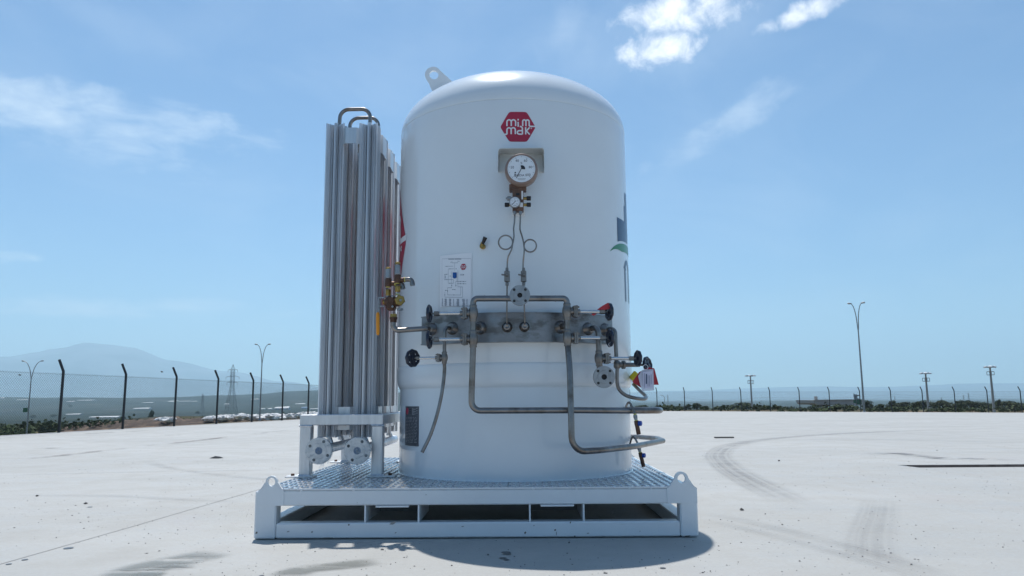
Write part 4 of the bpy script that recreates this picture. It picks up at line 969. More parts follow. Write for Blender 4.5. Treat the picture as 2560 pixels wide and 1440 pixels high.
# leg frame
LXs = (PY(766, 1120, 4.60).x, PY(945, 1120, 4.60).x); LYs = (4.60, 5.66); hw = .033
BT, BB = PY(850, 1036, 4.57).z, PY(850, 1063, 4.57).z
for x in LXs:
    for y in LYs:
        mb = MB(); mb.bbox(x - hw, x + hw, y - hw, y + hw, DZ + .012, BB - .001, .004); lg_ = mb.build('leg', alu_frame, vz)
        sd = -1 if x < -1.1 else 1
        mb = MB(); mb.bbox(x - .055 + (-.055 if sd < 0 else 0), x + .055 + (.055 if sd > 0 else 0), y - .045, y + .05, DZ + .001, DZ + .011, .002); mb.build('foot_plate', alu_frame, vz)
        mb = MB(); mb.lathe((x + sd * .075, y - .005, DZ + .011), (0, 0, 1), [(0, .012), (.010, .012), (.012, .009)], 6); mb.build('foot_bolt', bronze, vz, angle=20)
        mb = MB()
        mb.tube([V((x - hw, y - hw - .001, DZ + .013)), V((x + hw, y - hw - .001, DZ + .013))], .007, 8); mb.tube([V((x + hw, y - hw, DZ + .013)), V((x + hw, y + hw, DZ + .013))], .007, 8)
        mb.tube([V((x - hw - .004, y - hw - .001, BB - .002)), V((x + hw + .006, y - hw - .001, BB - .003))], [.007, .006], 8); build_each(mb, 'weld_bead', alu_weld, vz)
for y in LYs:
    mb = MB(); mb.bbox(LXs[0] - hw - .002, LXs[1] + hw + .002, y - hw - .002, y + hw, BB, BT, .004); mb.build('cross_beam', alu_frame, vz)
for x in LXs:
    mb = MB(); mb.bbox(x - hw, x + hw, LYs[0] + hw + .001, LYs[1] - hw - .003, BB + .001, BT - .001, .004); mb.build('side_beam', alu_frame, vz)
# headers with film wrapped flanges
HZ = PY(797, 1127, 4.49).z
for i, px in enumerate((797, 893)):
    c = PY(px, 1127, 4.49); HX = c.x
    mb = MB(); mb.tube([c + V((0, .02, 0)), V((HX, 5.80, HZ))], .029, 20); mb.build('header_pipe', alu, vz)
    for j, cy in enumerate(RY):
        mb = MB(); cx = CX[i]; mb.tube(fillet([V((cx, cy, FZ0 + .02)), V((cx, cy, HZ + .07)), V((HX, cy, HZ + .02))], .025, 5), .0135, 12); mb.build('stub_pipe', alu, vz)
    fl = flange(c, (0, -1, 0), .0755, .0215, .018, 4, pi / 4 + .3, 'header_flange', vz, alu_frame, .009)
    mb = MB(); rr = random.Random(i + 2); prof = [(-.06, .05), (-.045, .070), (-.02, .0795), (.003, .0785), (.006, .070), (.0045, .05), (.0055, .03), (.004, .012), (.0042, .001)]
    mb.lathe(c, (0, -1, 0), prof, 40)
    for k, v in enumerate(mb.v): mb.v[k] = v + V((rr.uniform(-1, 1), rr.uniform(-.9, .1), rr.uniform(-1, 1))) * .0022
    if i == 0:
        b0 = len(mb.v); q = c + V((.015, -.004, -.072)); mb.add([q, q + V((.02, 0, .004)), q + V((.022, -.01, -.03)), q + V((-.004, -.012, -.035)), q + V((-.012, -.008, -.033))], [(0, 1, 2, 3), (0, 3, 4)])
        q = c + V((.05, -.004, -.055)); mb.add([q, q + V((.025, .0, .035)), q + V((.024, -.005, .008)), q + V((.005, -.005, -.022))], [(0, 1, 2, 3)])
    mb.build('plastic_film', film, fl, angle=80)
    mb = MB(); mb.lathe(c + V((0, -.0005, 0)), (0, -1, 0), [(0, .0215), (.0016, .0215), (.0008, .001)], 24); mb.build('blue_disc', mat('blue_plug', (.10, .16, .26), .4), fl)

# ------------------------------------------------------------------ loose papers and tags on the tank
q0, q1 = PC(1102, 640, RT), PC(1180, 633, RT); fa, fb = phi_of(q0), phi_of(q1); za, zb_ = 1.2305, 1.532
sheet = thing('diagram_sheet', cyl((fa + fb) / 2, zb_, RT + .002), 'white printed sheet with a piping diagram and small red emblem taped to the tank', 'paper sheet')
wP, hP = (fb - fa) * RT, zb_ - za; pm = lambda u, v, h: cyl(fa + u * wP / RT, za + v * hP, RT + .0025 + h + .004 * (1 - u) ** 2 * (.4 + v * .6))
mb = MB(); vs = [pm(i / 12, j / 6, 0) for j in range(7) for i in range(13)]; mb.add(vs, [(j * 13 + i, j * 13 + i + 1, j * 13 + i + 14, j * 13 + i + 13) for j in range(6) for i in range(12)]); mb.build('page', paper, sheet)
mb = MB(); K = lambda x, y: ((x - 100) / 715, 1 - (y - 180 + (x - 100) * .088) / 1150)     # coordinates read off the print
hcount = [.0006]
def ln(*pts, w_=.006):
    hcount[0] += .00002; ribbon(mb, dense([K(*p) for p in pts], .08), w_, pm, hcount[0])
ln((150, 250), (800, 250), (800, 1310), (150, 1310), (150, 250), w_=.004)
ln((300, 262), (430, 262), w_=.012); ln((440, 262), (590, 262), w_=.012)
ln((445, 350), (445, 520)); ln((385, 345), (515, 345)); ln((385, 345), (385, 300)); ln((515, 345), (515, 290)); ln((345, 330), (385, 330)); ln((520, 310), (560, 310))
ln((220, 420), (410, 420)); ln((300, 480), (430, 480)); ln((300, 480), (300, 800)); ln((210, 590), (210, 720), (420, 720)); ln((210, 600), (275, 600)); ln((235, 600), (235, 720))
ln((520, 500), (520, 880), (620, 880), (620, 1110), (220, 1110), (220, 1000)); ln((380, 720), (380, 900), (285, 900), (285, 1060), (580, 1060), (580, 880)); ln((470, 760), (470, 880)); ln((300, 800), (420, 800), (420, 720)); ln((475, 760), (700, 760)); ln((500, 810), (700, 810)); ln((565, 620), (645, 620)); ln((565, 600), (645, 600)); ln((235, 960), (285, 960)); ln((400, 940), (460, 940)); ln((370, 540), (370, 720)); ln((500, 560), (500, 760))
for x, y in ((270, 420), (340, 480), (270, 600), (235, 660), (270, 720), (345, 640), (340, 800), (380, 850), (475, 850), (285, 975), (235, 960), (220, 1060), (575, 760), (640, 760), (575, 810), (640, 810), (405, 940), (455, 940), (645, 610), (480, 480), (430, 1060)): ln((x - 9, y), (x + 9, y), w_=.014)
mb.build('printed_diagram', ink_b, sheet, smooth=False)
mb = MB()
for cx, cw in ((165, 26), (240, 60), (345, 54), (425, 20), (520, 64), (645, 64), (718, 26)):
    for i in range(11): ln((cx - cw / 2 * random.uniform(.5, 1), 1150 + 15 * i), (cx + cw / 2 * random.uniform(.5, 1), 1150 + 15 * i), w_=.007)
mb.build('printed_table', ink_b, sheet, smooth=False)
mb = MB(); vs_ = [K(405, 560), K(490, 560), K(490, 670), K(470, 690), K(446, 695), K(424, 690), K(405, 672)]; mb.add([pm(a, b, .0022) for a, b in vs_], [tuple(range(7))]); mb.build('printed_vessel', paper_blue, sheet, smooth=False)
ec = K(638, 435); sm = lambda u, v, h: pm(ec[0] + u / wP, ec[1] + v / hP, h + .001)
logo(sm, 135 / 715 * wP, .0012, sheet, 'printed_emblem')
# tags
def quadtag(name, pts, m, label, cat, th=.0012, kids=()):
    P = [V(p) for p in pts]; n_ = (P[1] - P[0]).cross(P[2] - P[0]).normalized() * th; mb = MB(); mb.prism(P, n_); o = mb.build(name, m, loc=P[0], smooth=False); return tag(o, label, cat)
Yt = wc_.y
quadtag('red_tag', [PY(1528, 761, Yt - .012), PY(1519, 757, Yt - .02), PY(1502, 767, Yt - .01), PY(1478, 786, Yt + .0), PY(1484, 789, Yt), PY(1506, 776, Yt - .01), PY(1527, 771, Yt - .012)], red_tag, 'crumpled red plastic tag hanging from the upper right handwheel', 'tag')
Yt = we.y - .02
o = quadtag('red_tag', [PY(1598, 930, Yt + .01), PY(1622, 918, Yt + .006), PY(1636, 921, Yt + .004), PY(1647, 962, Yt + .012), PY(1634, 962, Yt + .014), PY(1615, 960, Yt + .014), PY(1602, 969, Yt + .014), PY(1580, 955, Yt + .01)], red_tag, 'red plastic tag hung behind the clear pouch at the far right handwheel', 'tag')
pouch_m = mat('clear_pouch', (.72, .72, .82), .18, alpha=.62)
pw = thing('document_pouch', PY(1617, 922, Yt), 'clear plastic pouch with a folded paper hanging from the far right handwheel', 'pouch')
mb = MB(); P = [PY(1605, 925, Yt), PY(1633, 923, Yt - .002), PY(1635, 976, Yt - .004), PY(1606, 978, Yt - .006), PY(1600, 962, Yt - .004), PY(1595, 940, Yt)]; mb.prism(P, (0, -.006, 0)); mb.build('pouch', pouch_m, pw, smooth=False)
mb = MB(); P = [PY(1607, 930, Yt - .0095), PY(1631, 928, Yt - .0095), PY(1632, 970, Yt - .0105), PY(1608, 972, Yt - .0105)]; mb.prism(P, (0, -.0008, 0)); mb.build('folded_paper', mat('pouch_paper', (.62, .60, .72), .6), pw, smooth=False)
mb = MB()
for a, w0, w1 in ((1611, 933, 968), (1616, 935, 960), (1620, 938, 966), (1624, 938, 966), (1628, 936, 960)):
    wq = .006 if a == 1616 else .0014; p0, p1 = PY(a, w0, Yt - .012), PY(a, w1, Yt - .013); mb.obox((p0 + p1) / 2, V((wq / 2, 0, 0)), V((0, .0003, 0)), (p0 - p1) / 2)
mb.build('print_lines', navy_v, pw, smooth=False)
mb = MB(); c = PY(1614, 918, Yt - .004); mb.ring(c, V((.2, -1, .1)), .014, .0014, 24, 6); mb.build('string_loop', white_v, pw)
mb = MB(); mb.ring(wd_ + V((.0, -.012, -.036)), V((.3, -1, 0)), .010, .0012, 20, 6); tag(mb.build('cable_tie', white_v, loc=wd_), 'white cable tie looped on the lower right handwheel of the right riser', 'cable tie')
mb = MB(); mb.ring(wb + V((0, .0, .02)), V((.1, .3, 1)), .012, .0012, 20, 6); tag(mb.build('cable_tie', white_v, loc=wb), 'white cable tie looped on the lower left handwheel beside the manifold box', 'cable tie')

# ------------------------------------------------------------------ terrain
def interp(tbl, x):
    if x <= tbl[0][0]: return tbl[0][1]
    for (a, b), (c, d) in zip(tbl, tbl[1:]):
        if x <= c: t = (x - a) / (c - a); t = t * t * (3 - 2 * t); return b + (d - b) * t
    return tbl[-1][1]
NZ = lambda x, y, s, k=0: mnoise.fractal(V((x / s, y / s, k)), 1.0, 2.0, 4)
def outside(x, y):
    d1 = (XL(y) - x) / 1.015; d2 = (y - YB(x)) / 1.026; d3 = x - 45; d4 = -30 - y
    return max(d1, d2, d3, d4)
# skylines in picture columns: elevation above the eye line in pixels at 2560 wide
FAR = [(-600, 60), (0, 103), (60, 112), (120, 122), (200, 138), (250, 136), (310, 131), (420, 103), (560, 76), (700, 50), (850, 26), (1300, 16), (1500, 12), (1700, 20), (1850, 24), (2050, 27), (2300, 26), (2560, 30), (3200, 22)]
HILL = [(-600, 4), (0, 13), (200, 13), (400, 12), (560, 16), (640, 19), (720, 24), (800, 26), (1000, 20), (1300, 4), (1600, -10), (2000, -14), (2560, -14), (3200, -14)]
def terr(x, y):
    r = math.hypot(x, y); d = outside(x, y)
    if d < 0: return -.9
    px = 1300 + 1920 * x / max(y, .3 * r + 1e-6)
    left = sstep(1500, 1000, px) if y > 0 else (1 if x < 0 else 0)
    # left: shallow fall, berm zone, then the drop to the plain; right: slow fall
    zl_ = interp([(0, -.12), (6, -.7), (55, -2.2), (70, -1.9), (95, -2.4), (250, -9), (500, -16), (1100, -25), (3000, -27)], d)
    zr_ = interp([(0, -.55), (10, -.9), (60, -1.25), (150, -2.2), (400, -7), (1200, -22), (3000, -27)], d)
    zl_ -= 1.25 * sstep(440, 200, px) * sstep(12, 50, d) * sstep(190, 110, d)
    z = zl_ * left + zr_ * (1 - left)
    z += NZ(x, y, 30) * .25 * sstep(5, 60, d) + NZ(x, y, 400, 2) * 2.5 * sstep(200, 1500, d)
    if r > 2100:
        e = interp(HILL, px) / 1920; top = e * 5000 + CAM_H
        z = z + (max(top, z) - z) * sstep(2200, 5000, r) ** 1.3 + NZ(x, y, 700, 5) * 8 * sstep(2600, 4600, r)
    if r > 10000:
        e = interp(FAR, px) / 1920; top = e * 15000 * .95 + CAM_H; rid = abs(NZ(x, y, 1600, 8)) * 150 * sstep(10600, 13500, r) * sstep(15200, 14000, r) * min(1, top / 400)
        z = z + (max(top, z) - z) * sstep(10200, 15000, r) - rid + NZ(x, y, 1700, 8) * 30 * sstep(11000, 14000, r)
    return z
def terrain_mat():
    m = bpy.data.materials.new('plain_fields'); m.use_nodes = True; n = NT(m.node_tree); b = n.n['Principled BSDF']
    g = n.new('ShaderNodeNewGeometry').outputs['Position']; d = n.vmath('LENGTH', g)
    big = n.noise(g, .0012, 6, .6, .3); mid = n.noise(g, .011, 6, .65); fine = n.noise(g, .09, 5, .7); tiny = n.noise(g, 1.3, 5, .65)
    vo = n.new('ShaderNodeTexVoronoi'); n.put(vo.inputs['Vector'], n.mapping(g, scale=(1, .45, 0), rot=(0, 0, .3))); vo.inputs['Scale'].default_value = .006
    c = n.mix(n.rng(mid, .42, .58), (.012, .024, .020), (.024, .036, .028))
    c = n.mix(n.rng(vo.outputs['Color'], .5, .9, 0, .8), c, (.045, .055, .040))
    c = n.mix(n.rng(n.noise(n.mapping(g, loc=(50, 0, 0)), .004, 5, .6), .56, .66, 0, .7), c, (.085, .08, .066))
    c = n.mix(n.rng(fine, .50, .66, 0, .85), c, (.009, .016, .014))
    near = n.mix(n.rng(tiny, .35, .7), (.085, .055, .032), (.20, .145, .09)); near = n.mix(n.rng(n.noise(g, .25, 5, .6), .48, .62), near, (.07, .085, .03))
    c = n.mix(n.rng(d, 9500, 11000), c, n.mix(n.rng(n.noise(g, .0016, 6, .6), .4, .6), (.09, .135, .165), (.15, .195, .225))); c = n.mix(n.rng(d, 90, 260), near, c); n.put(b.inputs['Base Color'], c); b.inputs['Roughness'].default_value = .95; b.inputs['Specular IOR Level'].default_value = .1; return m  # far range gets a paler blue base: part of its haze is in the colour
tm = terrain_mat(); mb = MB()
rs = [4, 12, 20, 28, 36, 44, 52, 58, 64, 70, 78, 86, 94, 104, 116, 130, 150, 175, 200, 240, 290, 350, 430, 520, 640, 800, 1000, 1250, 1550, 1900, 2300, 2700, 3200, 3700, 4300, 4900, 5500, 6500, 8000, 10000, 10600, 11200, 11800, 12300, 12800, 13300, 13800, 14200, 14600, 15000, 15600]
angs = [rad(a) for a in [-180 + 6 * k for k in range(21)]] + [rad(-54 + .5 * k) for k in range(0, 217)] + [rad(60 + 6 * k) for k in range(20)]
vs = []
for r in rs:
    for a in angs: x, y = r * sin(a), r * cos(a); vs.append((x, y, terr(x, y)))
na = len(angs)
mb.add(vs, [(i * na + k, i * na + (k + 1) % na, (i + 1) * na + (k + 1) % na, (i + 1) * na + k) for i in range(len(rs) - 1) for k in range(na)])
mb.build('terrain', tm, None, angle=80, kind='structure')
def hit(px, py, far=4900, near=60):
    """walk along a sight line until it meets the terrain"""
    v = ray(px, py); v = v / v.y; t = near
    while t < far:
        p = EYE + v * t
        if p.z < terr(p.x, p.y): return V((p.x, p.y, terr(p.x, p.y)))
        t *= 1.01
    return V((p.x, p.y, terr(p.x, p.y)))

# ------------------------------------------------------------------ fences
post_m = mat('black_post_paint', (.018, .022, .026), .5, 0, .2, 6)
mesh_m = mat('chain_link_wire', (.03, .042, .045), .5)
def fence(name, A, D, n0, n1, step, arm, label, zf, pitch, wr, h=1.43):
    """A: first post, D: unit direction; posts at n0..n1"""
    f = thing(name, A, label, 'fence'); A = V(A); D = V(D).normalized()
    mb = MB(); mb.tube(fillet([V((0, 0, -.3)), V((0, 0, 1.47)), V((0, 0, 1.47)) + V(arm)], .05, 4), .033, 8); first = None
    for k in range(n0, n1 + 1):
        p = A + D * (step * k); p.z = zf(p.x, p.y)
        if first is None:
            first = mb.build('fence_post', post_m, None); o = first
        else: o = first.copy(); C.objects.link(o)
        o.parent = f; o.location = p - A
    mb = MB(); s0, s1 = n0 * step, n1 * step; k = int((s1 - s0) / pitch)
    side = V((-D.y, D.x, 0))
    for i in range(-int(h / pitch), k):
        for sg in (1, -1):
            a = s0 + i * pitch if sg > 0 else s0 + i * pitch + h; b = a + h * sg
            # clip to the run
            za_, zb2 = 0.03, h
            if a < s0: t = (s0 - a) / (b - a); za_, a = za_ + (zb2 - za_) * t, s0
            if b < s0: t = (s0 - a) / (b - a); zb2, b = za_ + (zb2 - za_) * t, s0
            if a > s1 or b > s1: continue
            pa = A + D * a; pb = A + D * b; pa.z = zf(pa.x, pa.y) + za_; pb.z = zf(pb.x, pb.y) + zb2
            off = side * (.003 * sg + .03)
            mb.tube([pa + off, pb + off], wr, 3, caps=False)
    mb.build('chain_link', mesh_m, f, smooth=False, kind='stuff', recalc=False)
    mb = MB()
    for zz_ in (.05, 1.40):
        pts = []
        for i in range(n0, n1 + 1): q = A + D * (step * i); pts.append(V((q.x, q.y, zf(q.x, q.y) + zz_)) + side * .03)
        mb.tube(pts, .003, 4)
    mb.build('tension_wire', mesh_m, f)
    return f
dl = V((.1712, 1, 0)).normalized(); stepL = 2.24 * math.sqrt(1 + .1712 ** 2)
fence('chain_link_fence', V((-14.35 + .1712 * 18.55, 18.55, 0)), dl, -2, 18, stepL, (-.135, .02, .285), 'dark chain link fence with bent post tops running along the left edge of the yard', yard_z, .068, .0018)
db = V((23.45, -5.4, 0)).normalized()
fence('chain_link_fence', V((10.15, 57.4, yard_z(10.15, 57.4))), db, -7, 17, 24.06 / 12, (-.03, .14, .27), 'dark chain link fence across the far edge of the yard right of the tank', yard_z, .10, .0022, 1.43)

# ------------------------------------------------------------------ lamp posts
lamp_m = mat('lamp_grey', (.30, .32, .33), .5, .4, .1, 3)
def lamp(px, pyb, pyt, y, label, arms=((-1, 0), (1, 0)), aw=1.25, tilt=0):
    b = PY(px, pyb, y); top = PY(px, pyt, y); L = thing('street_lamp', V((b.x, b.y, min(b.z, terr(b.x, b.y) if outside(b.x, b.y) > 0 else b.z))), label, 'street lamp', 'double armed street lamps')
    H_ = top.z - b.z; z0 = ORIG[L.name].z; zf = b.z + H_ * .76
    mb = MB(); mb.tube([V((b.x, b.y, z0 - .1)), V((b.x, b.y, zf))], [.085, .045], 10); mb.build('pole', lamp_m, L)
    mb = MB(); mb.lathe((b.x, b.y, z0), (0, 0, 1), [(0, .14), (.35, .12), (.4, .09)], 10); mb.build('base', lamp_m, L)
    for s, dy in arms:
        d = V((s, dy, 0)).normalized(); P = spline([V((b.x, b.y, zf - .15)), V((b.x, b.y, zf)) + d * .03, V((b.x, b.y, b.z + H_ * .875)) + d * aw * .22, V((b.x, b.y, b.z + H_ * .955)) + d * aw * .55, V((b.x, b.y, b.z + H_ * .985)) + d * aw * .92], 5)
        mb = MB(); mb.tube(P, [.045 - .018 * i / (len(P) - 1) for i in range(len(P))], 8); mb.build('arm', lamp_m, L)
        e = P[-1]; mb = MB(); up = V((0, 0, 1)); dd = (d + V((0, 0, .12))).normalized(); sd = d.cross(up)
        mb.lathe(e - dd * .05, dd, [(0, .03), (.05, .06), (.24, .07), (.30, .045), (.32, .01)], 10); mb.build('lamp_head', lamp_m, L)
    return L
lamp(66, 1088, 900, 80, 'slim double armed street lamp beyond the fence at the far left', aw=1.0)
lamp(649, 1056, 858, 77, 'tall double armed street lamp in the valley between two fence posts, beside the pylon', aw=.62)
lamp(2161, 1033, 754, 60, 'tallest double armed street lamp, standing at the far edge of the yard on the right', ((-.85, .4), (.75, -.5)), .42)
def mast(px, pyb, pyt, y, label):
    b = PY(px, pyb, y); top = PY(px, pyt, y); L = thing('floodlight_mast', V((b.x, b.y, b.z)), label, 'floodlight mast', 'floodlight masts')
    H_ = top.z - b.z; w_ = 26 / 1920 * y; mb = MB(); mb.tube([V((b.x, b.y, b.z - 1.5)), V((b.x, b.y, top.z))], [.19, .10], 10); mb.build('pole', mat('mast_grey', (.36, .35, .33), .6), L)
    mb = MB(); mb.ring((b.x, b.y, top.z), (0, 0, 1), w_ * .34, .05, 18, 6); mb.obox((b.x, b.y, top.z), V((w_ * .34, 0, 0)), V((0, .03, 0)), V((0, 0, .04))); mb.obox((b.x, b.y, top.z), V((.03, 0, 0)), V((0, w_ * .34, 0)), V((0, 0, .04)))
    mb.build('head_ring', lamp_m, L)
    for k in range(6):
        a = k * pi / 3; c = V((b.x + w_ * .42 * cos(a), b.y + w_ * .42 * sin(a), top.z + .05)); mb = MB(); mb.obox(c, V((cos(a), sin(a), -.3)) * .14, V((-sin(a), cos(a), 0)) * .18, V((0, 0, .08))); mb.build('floodlight', mat('floodlight_white', (.72, .72, .72), .4), L)
    mb = MB(); zc = top.z - 15 / 1920 * y; s = 8 / 1920 * y; 
    for dz in (-.5, .5):
        for i in range(4):
            a0, a1 = pi / 4 + i * pi / 2, pi / 4 + (i + 1) * pi / 2; mb.tube([V((b.x + s * cos(a0), b.y + s * sin(a0), zc + dz * s)), V((b.x + s * cos(a1), b.y + s * sin(a1), zc + dz * s))], .035, 5)
    for i in range(4): a0 = pi / 4 + i * pi / 2; mb.tube([V((b.x + s * cos(a0), b.y + s * sin(a0), zc - .5 * s)), V((b.x + s * cos(a0), b.y + s * sin(a0), zc + .5 * s))], .035, 5)
    mb.build('service_cage', lamp_m, L)
mast(1880, 1018, 940, 130, 'floodlight mast farthest left on the right side, above the low trees')
mast(2322, 1030, 934, 105, 'middle floodlight mast among the trees on the right')
mast(2486, 1032, 918, 95, 'tallest floodlight mast near the right edge of the view')

# ------------------------------------------------------------------ pylons
pyl_m = mat('pylon_steel', (.20, .21, .22), .6, .3)
def pylon(px, pyb, pyt, y, label, heavy=1.0):
    b = PY(px, pyb, y); H_ = PY(px, pyt, y).z - b.z; g0 = min(terr(b.x, b.y), b.z); P = thing('pylon', V((b.x, b.y, g0)), label, 'pylon', 'power pylons')
    B = H_ * .105; wst = H_ * .030; zw = b.z + H_ * .56; r = .10 * heavy * H_ / 34
    lev = [(g0, B * 1.0 + (b.z - g0) * .12)] + [(b.z + H_ * t, B + (wst - B) * t / .56) for t in (.02, .16, .29, .40, .49, .56)] + [(b.z + H_ * t, wst) for t in (.63, .70, .77, .84, .90)]
    C4 = lambda hw_, z: [V((b.x + sx_ * hw_, b.y + sy_ * hw_, z)) for sx_, sy_ in ((-1, -1), (1, -1), (1, 1), (-1, 1))]
    mb = MB(); 
    for i in range(len(lev) - 1):
        L0, L1 = C4(lev[i][1], lev[i][0]), C4(lev[i + 1][1], lev[i + 1][0])
        for k in range(4):
            mb.tube([L0[k], L1[k]], r, 4); mb.tube([L0[k], L1[(k + 1) % 4]], r * .6, 3); mb.tube([L0[(k + 1) % 4], L1[k]], r * .6, 3); mb.tube([L1[k], L1[(k + 1) % 4]], r * .6, 3)
    pk = V((b.x, b.y, b.z + H_))
    for q in C4(lev[-1][1], lev[-1][0]): mb.tube([q, pk], r * .9, 4)
    mb.build('lattice', pyl_m, P, smooth=False)
    for t, hw_ in ((.90, .095), (.765, .13), (.655, .105)):
        z = b.z + H_ * t; mb = MB()
        for s in (-1, 1):
            e = V((b.x + s * H_ * hw_, b.y, z - H_ * .012)); mb.tube([V((b.x, b.y - wst, z)), e], r * .8, 4); mb.tube([V((b.x, b.y + wst, z)), e], r * .8, 4); mb.tube([V((b.x, b.y, z + H_ * .03)), e], r * .8, 4); mb.tube([e, e - V((0, 0, H_ * .045))], r * 1.0, 4)
        mb.build('cross_arm', pyl_m, P, smooth=False)
    return b, H_
pylon(577, 1040, 911, 480, 'large lattice power pylon standing in the valley beyond the left fence')
pylon(505, 1031, 984, 1500, 'small distant lattice pylon left of the large one', 1.6)
pylon(1670, 1010, 986, 1300, 'distant pylon right of the tank, near the single armed lamp', 1.8)
for px, pb, pt, lab in ((2410, 1008, 987, 'distant pylon, left one of the close pair on the right horizon'), (2423, 1008, 982, 'distant pylon, right and taller one of the close pair on the right horizon'), (2238, 1008, 990, 'distant pylon above the round trees right of the tall street lamp'), (2355, 1008, 993, 'distant pylon just right of the middle floodlight mast'), (1903, 1010, 1000, 'tiny distant pylon right of the leftmost floodlight mast')):
    pylon(px, pb, pt, 1700, lab, 2.0)
mb = MB(); b = PY(1661.5, 1010, 200); t = PY(1661, 992, 200); mb.tube([V((b.x, 200, b.z - 3)), t], [.09, .06], 6); mb.tube([t, t + V((-.5, 0, .35)), t + V((-.55, 0, .36))], .05, 6); mb.obox(t + V((-.7, 0, .38)), V((.25, 0, .03)), V((0, .1, 0)), V((0, 0, .05)))
tag(mb.build('street_lamp', lamp_m, loc=(b.x, 200, b.z - 3)), 'small single armed street lamp among bushes just right of the tank', 'street lamp')
# overhead wires on the right
mb = MB(); pts = [PY(1700, 1004, 700), PY(1903, 1002, 900), PY(2238, 992, 1200), PY(2410, 989, 1300), PY(2600, 996, 1300)]
for dz in (0, 4):
    W_ = []
    for a, b in zip(pts, pts[1:]):
        for i in range(10): t = i / 10; q = a.lerp(b, t); q.z -= 12 * t * (1 - t) - dz; W_.append(q)
    mb.tube(W_, .10, 4)
tag(mb.build('power_line', pyl_m, loc=pts[0], smooth=False), 'thin sagging power lines strung over the trees on the right', 'power line')

# ------------------------------------------------------------------ vegetation
leaf_mats = []
for i, (a, b) in enumerate((((.022, .034, .016), (.045, .062, .026)), ((.040, .062, .022), (.075, .105, .035)), ((.030, .046, .02), (.055, .075, .03)))):
    m = bpy.data.materials.new('foliage'); m.use_nodes = True; n = NT(m.node_tree); bb = n.n['Principled BSDF']; g = n.new('ShaderNodeNewGeometry').outputs
    n.put(bb.inputs['Base Color'], n.mix(g['Random Per Island'], a, b)); bb.inputs['Roughness'].default_value = .8; bb.inputs['Specular IOR Level'].default_value = .2; leaf_mats.append(m)
bark = mat('bark', (.07, .055, .045), .9, 0, .3, 3)
def crown_mesh(seed, kind, mi):
    """leaf clumps spread through several uneven lobes; unit tree about 1 wide and 1 high"""
    R = random.Random(seed); mb = MB(); lobes = []
    n = 11 if kind == 'pine' else 9
    for i in range(n):
        if kind == 'pine': c = V((R.uniform(-.34, .34), R.uniform(-.34, .34), R.uniform(.34, .76))); s = V((R.uniform(.16, .26), R.uniform(.16, .26), R.uniform(.12, .20))) * (1.12 - .35 * abs(c.z - .5))
        else: c = V((R.uniform(-.33, .33), R.uniform(-.33, .33), R.uniform(.22, .72))); s = V((R.uniform(.15, .25), R.uniform(.15, .25), R.uniform(.15, .25))) * (1.1 - abs(c.z - .45))
        lobes.append((c, s))
    for c, s in lobes:
        for _ in range(90):
            d = V((R.gauss(0, 1), R.gauss(0, 1), R.gauss(0, 1))).normalized() * R.uniform(.55, 1.08); p = c + V((d.x * s.x, d.y * s.y, d.z * s.z))
            nrm = (d + V((R.uniform(-.8, .8), R.uniform(-.8, .8), R.uniform(-.2, .9)))).normalized(); a = nrm.orthogonal().normalized(); b = nrm.cross(a); k = R.uniform(.035, .07); q = R.uniform(0, 3); a, b = a * cos(q) + b * sin(q), b * cos(q) - a * sin(q)
            mb.add([p + a * k, p + b * k * .8, p - a * k, p - b * k * .8], [(0, 1, 2, 3)])
    return mb, lobes
def make_tree(name, seed, kind, mi, label, cat):
    T_ = thing(name, (0, 0, 0), label, cat); mb, lobes = crown_mesh(seed, kind, mi); mb.build('crown', leaf_mats[mi], T_, smooth=False, recalc=False)
    if kind != 'bush':
        mb = MB(); mb.tube([V((0, 0, -.08)), V((.01, 0, .25)), V((.0, .01, .55))], [.035, .027, .018], 7)
        for c, s in lobes[:6]: mb.tube([V((.005, 0, .25 + .1 * abs(c.x))), V((c.x * .5, c.y * .5, .45)), c], [.016, .011, .005], 5)
    else:
        mb = MB()
        for c, s in lobes[:5]: mb.tube([V((c.x * .15, c.y * .15, -.08)), V((c.x * .6, c.y * .6, c.z * .5)), c], [.014, .010, .004], 5)
    mb.build('trunk' if kind != 'bush' else 'stems', bark, T_); return T_
protos = {}
def plant(kind, var, px, pyt, pyb, wpx, y, label, group):
    mi = {'pine': 0, 'round': 2, 'bush': 1}[kind]; name = {'pine': 'pine_tree', 'round': 'tree', 'bush': 'bush'}[kind]
    b = PY(px, pyb, y); t = PY(px, pyt, y); g0 = min(b.z, terr(b.x, b.y) + .1); hgt = t.z - g0; wd = wpx / 1920 * y
    key = (kind, var)
    if key not in protos: protos[key] = o = make_tree(name, hash(kind) % 1 + var * 13 + {'pine': 1, 'round': 2, 'bush': 3}[kind], kind, mi, label, 'tree' if kind != 'bush' else 'bush'); 
    else: o = dup(protos[key], (0, 0, 0))
    o.location = (b.x, b.y, g0); ORIG[o.name] = V(o.location); sc = (wd / .98, wd / .98, hgt / .90); o.scale = sc; o.rotation_euler.z = random.uniform(0, 6.28); o['label'] = label; o['group'] = group; o['category'] = 'tree' if kind != 'bush' else 'bush'
pines = [(1605, 1011, 30), (1655, 1012, 26), (1680, 1014, 18), (1716, 1011, 22), (1741, 1007, 22), (1764, 1013, 16), (1797, 1014, 30), (1832, 1012, 22), (1856, 1007, 38), (1886, 1012, 24), (1914, 1012, 26), (1940, 1014, 22), (1965, 1017, 20),
         (2168, 1002, 24), (2235, 1001, 22), (2260, 1002, 32), (2310, 1000, 44), (2342, 1006, 18), (2368, 1001, 36), (2412, 1000, 38), (2440, 1000, 30), (2472, 1004, 26), (2498, 999, 16), (2530, 1003, 40), (2556, 1007, 24)]
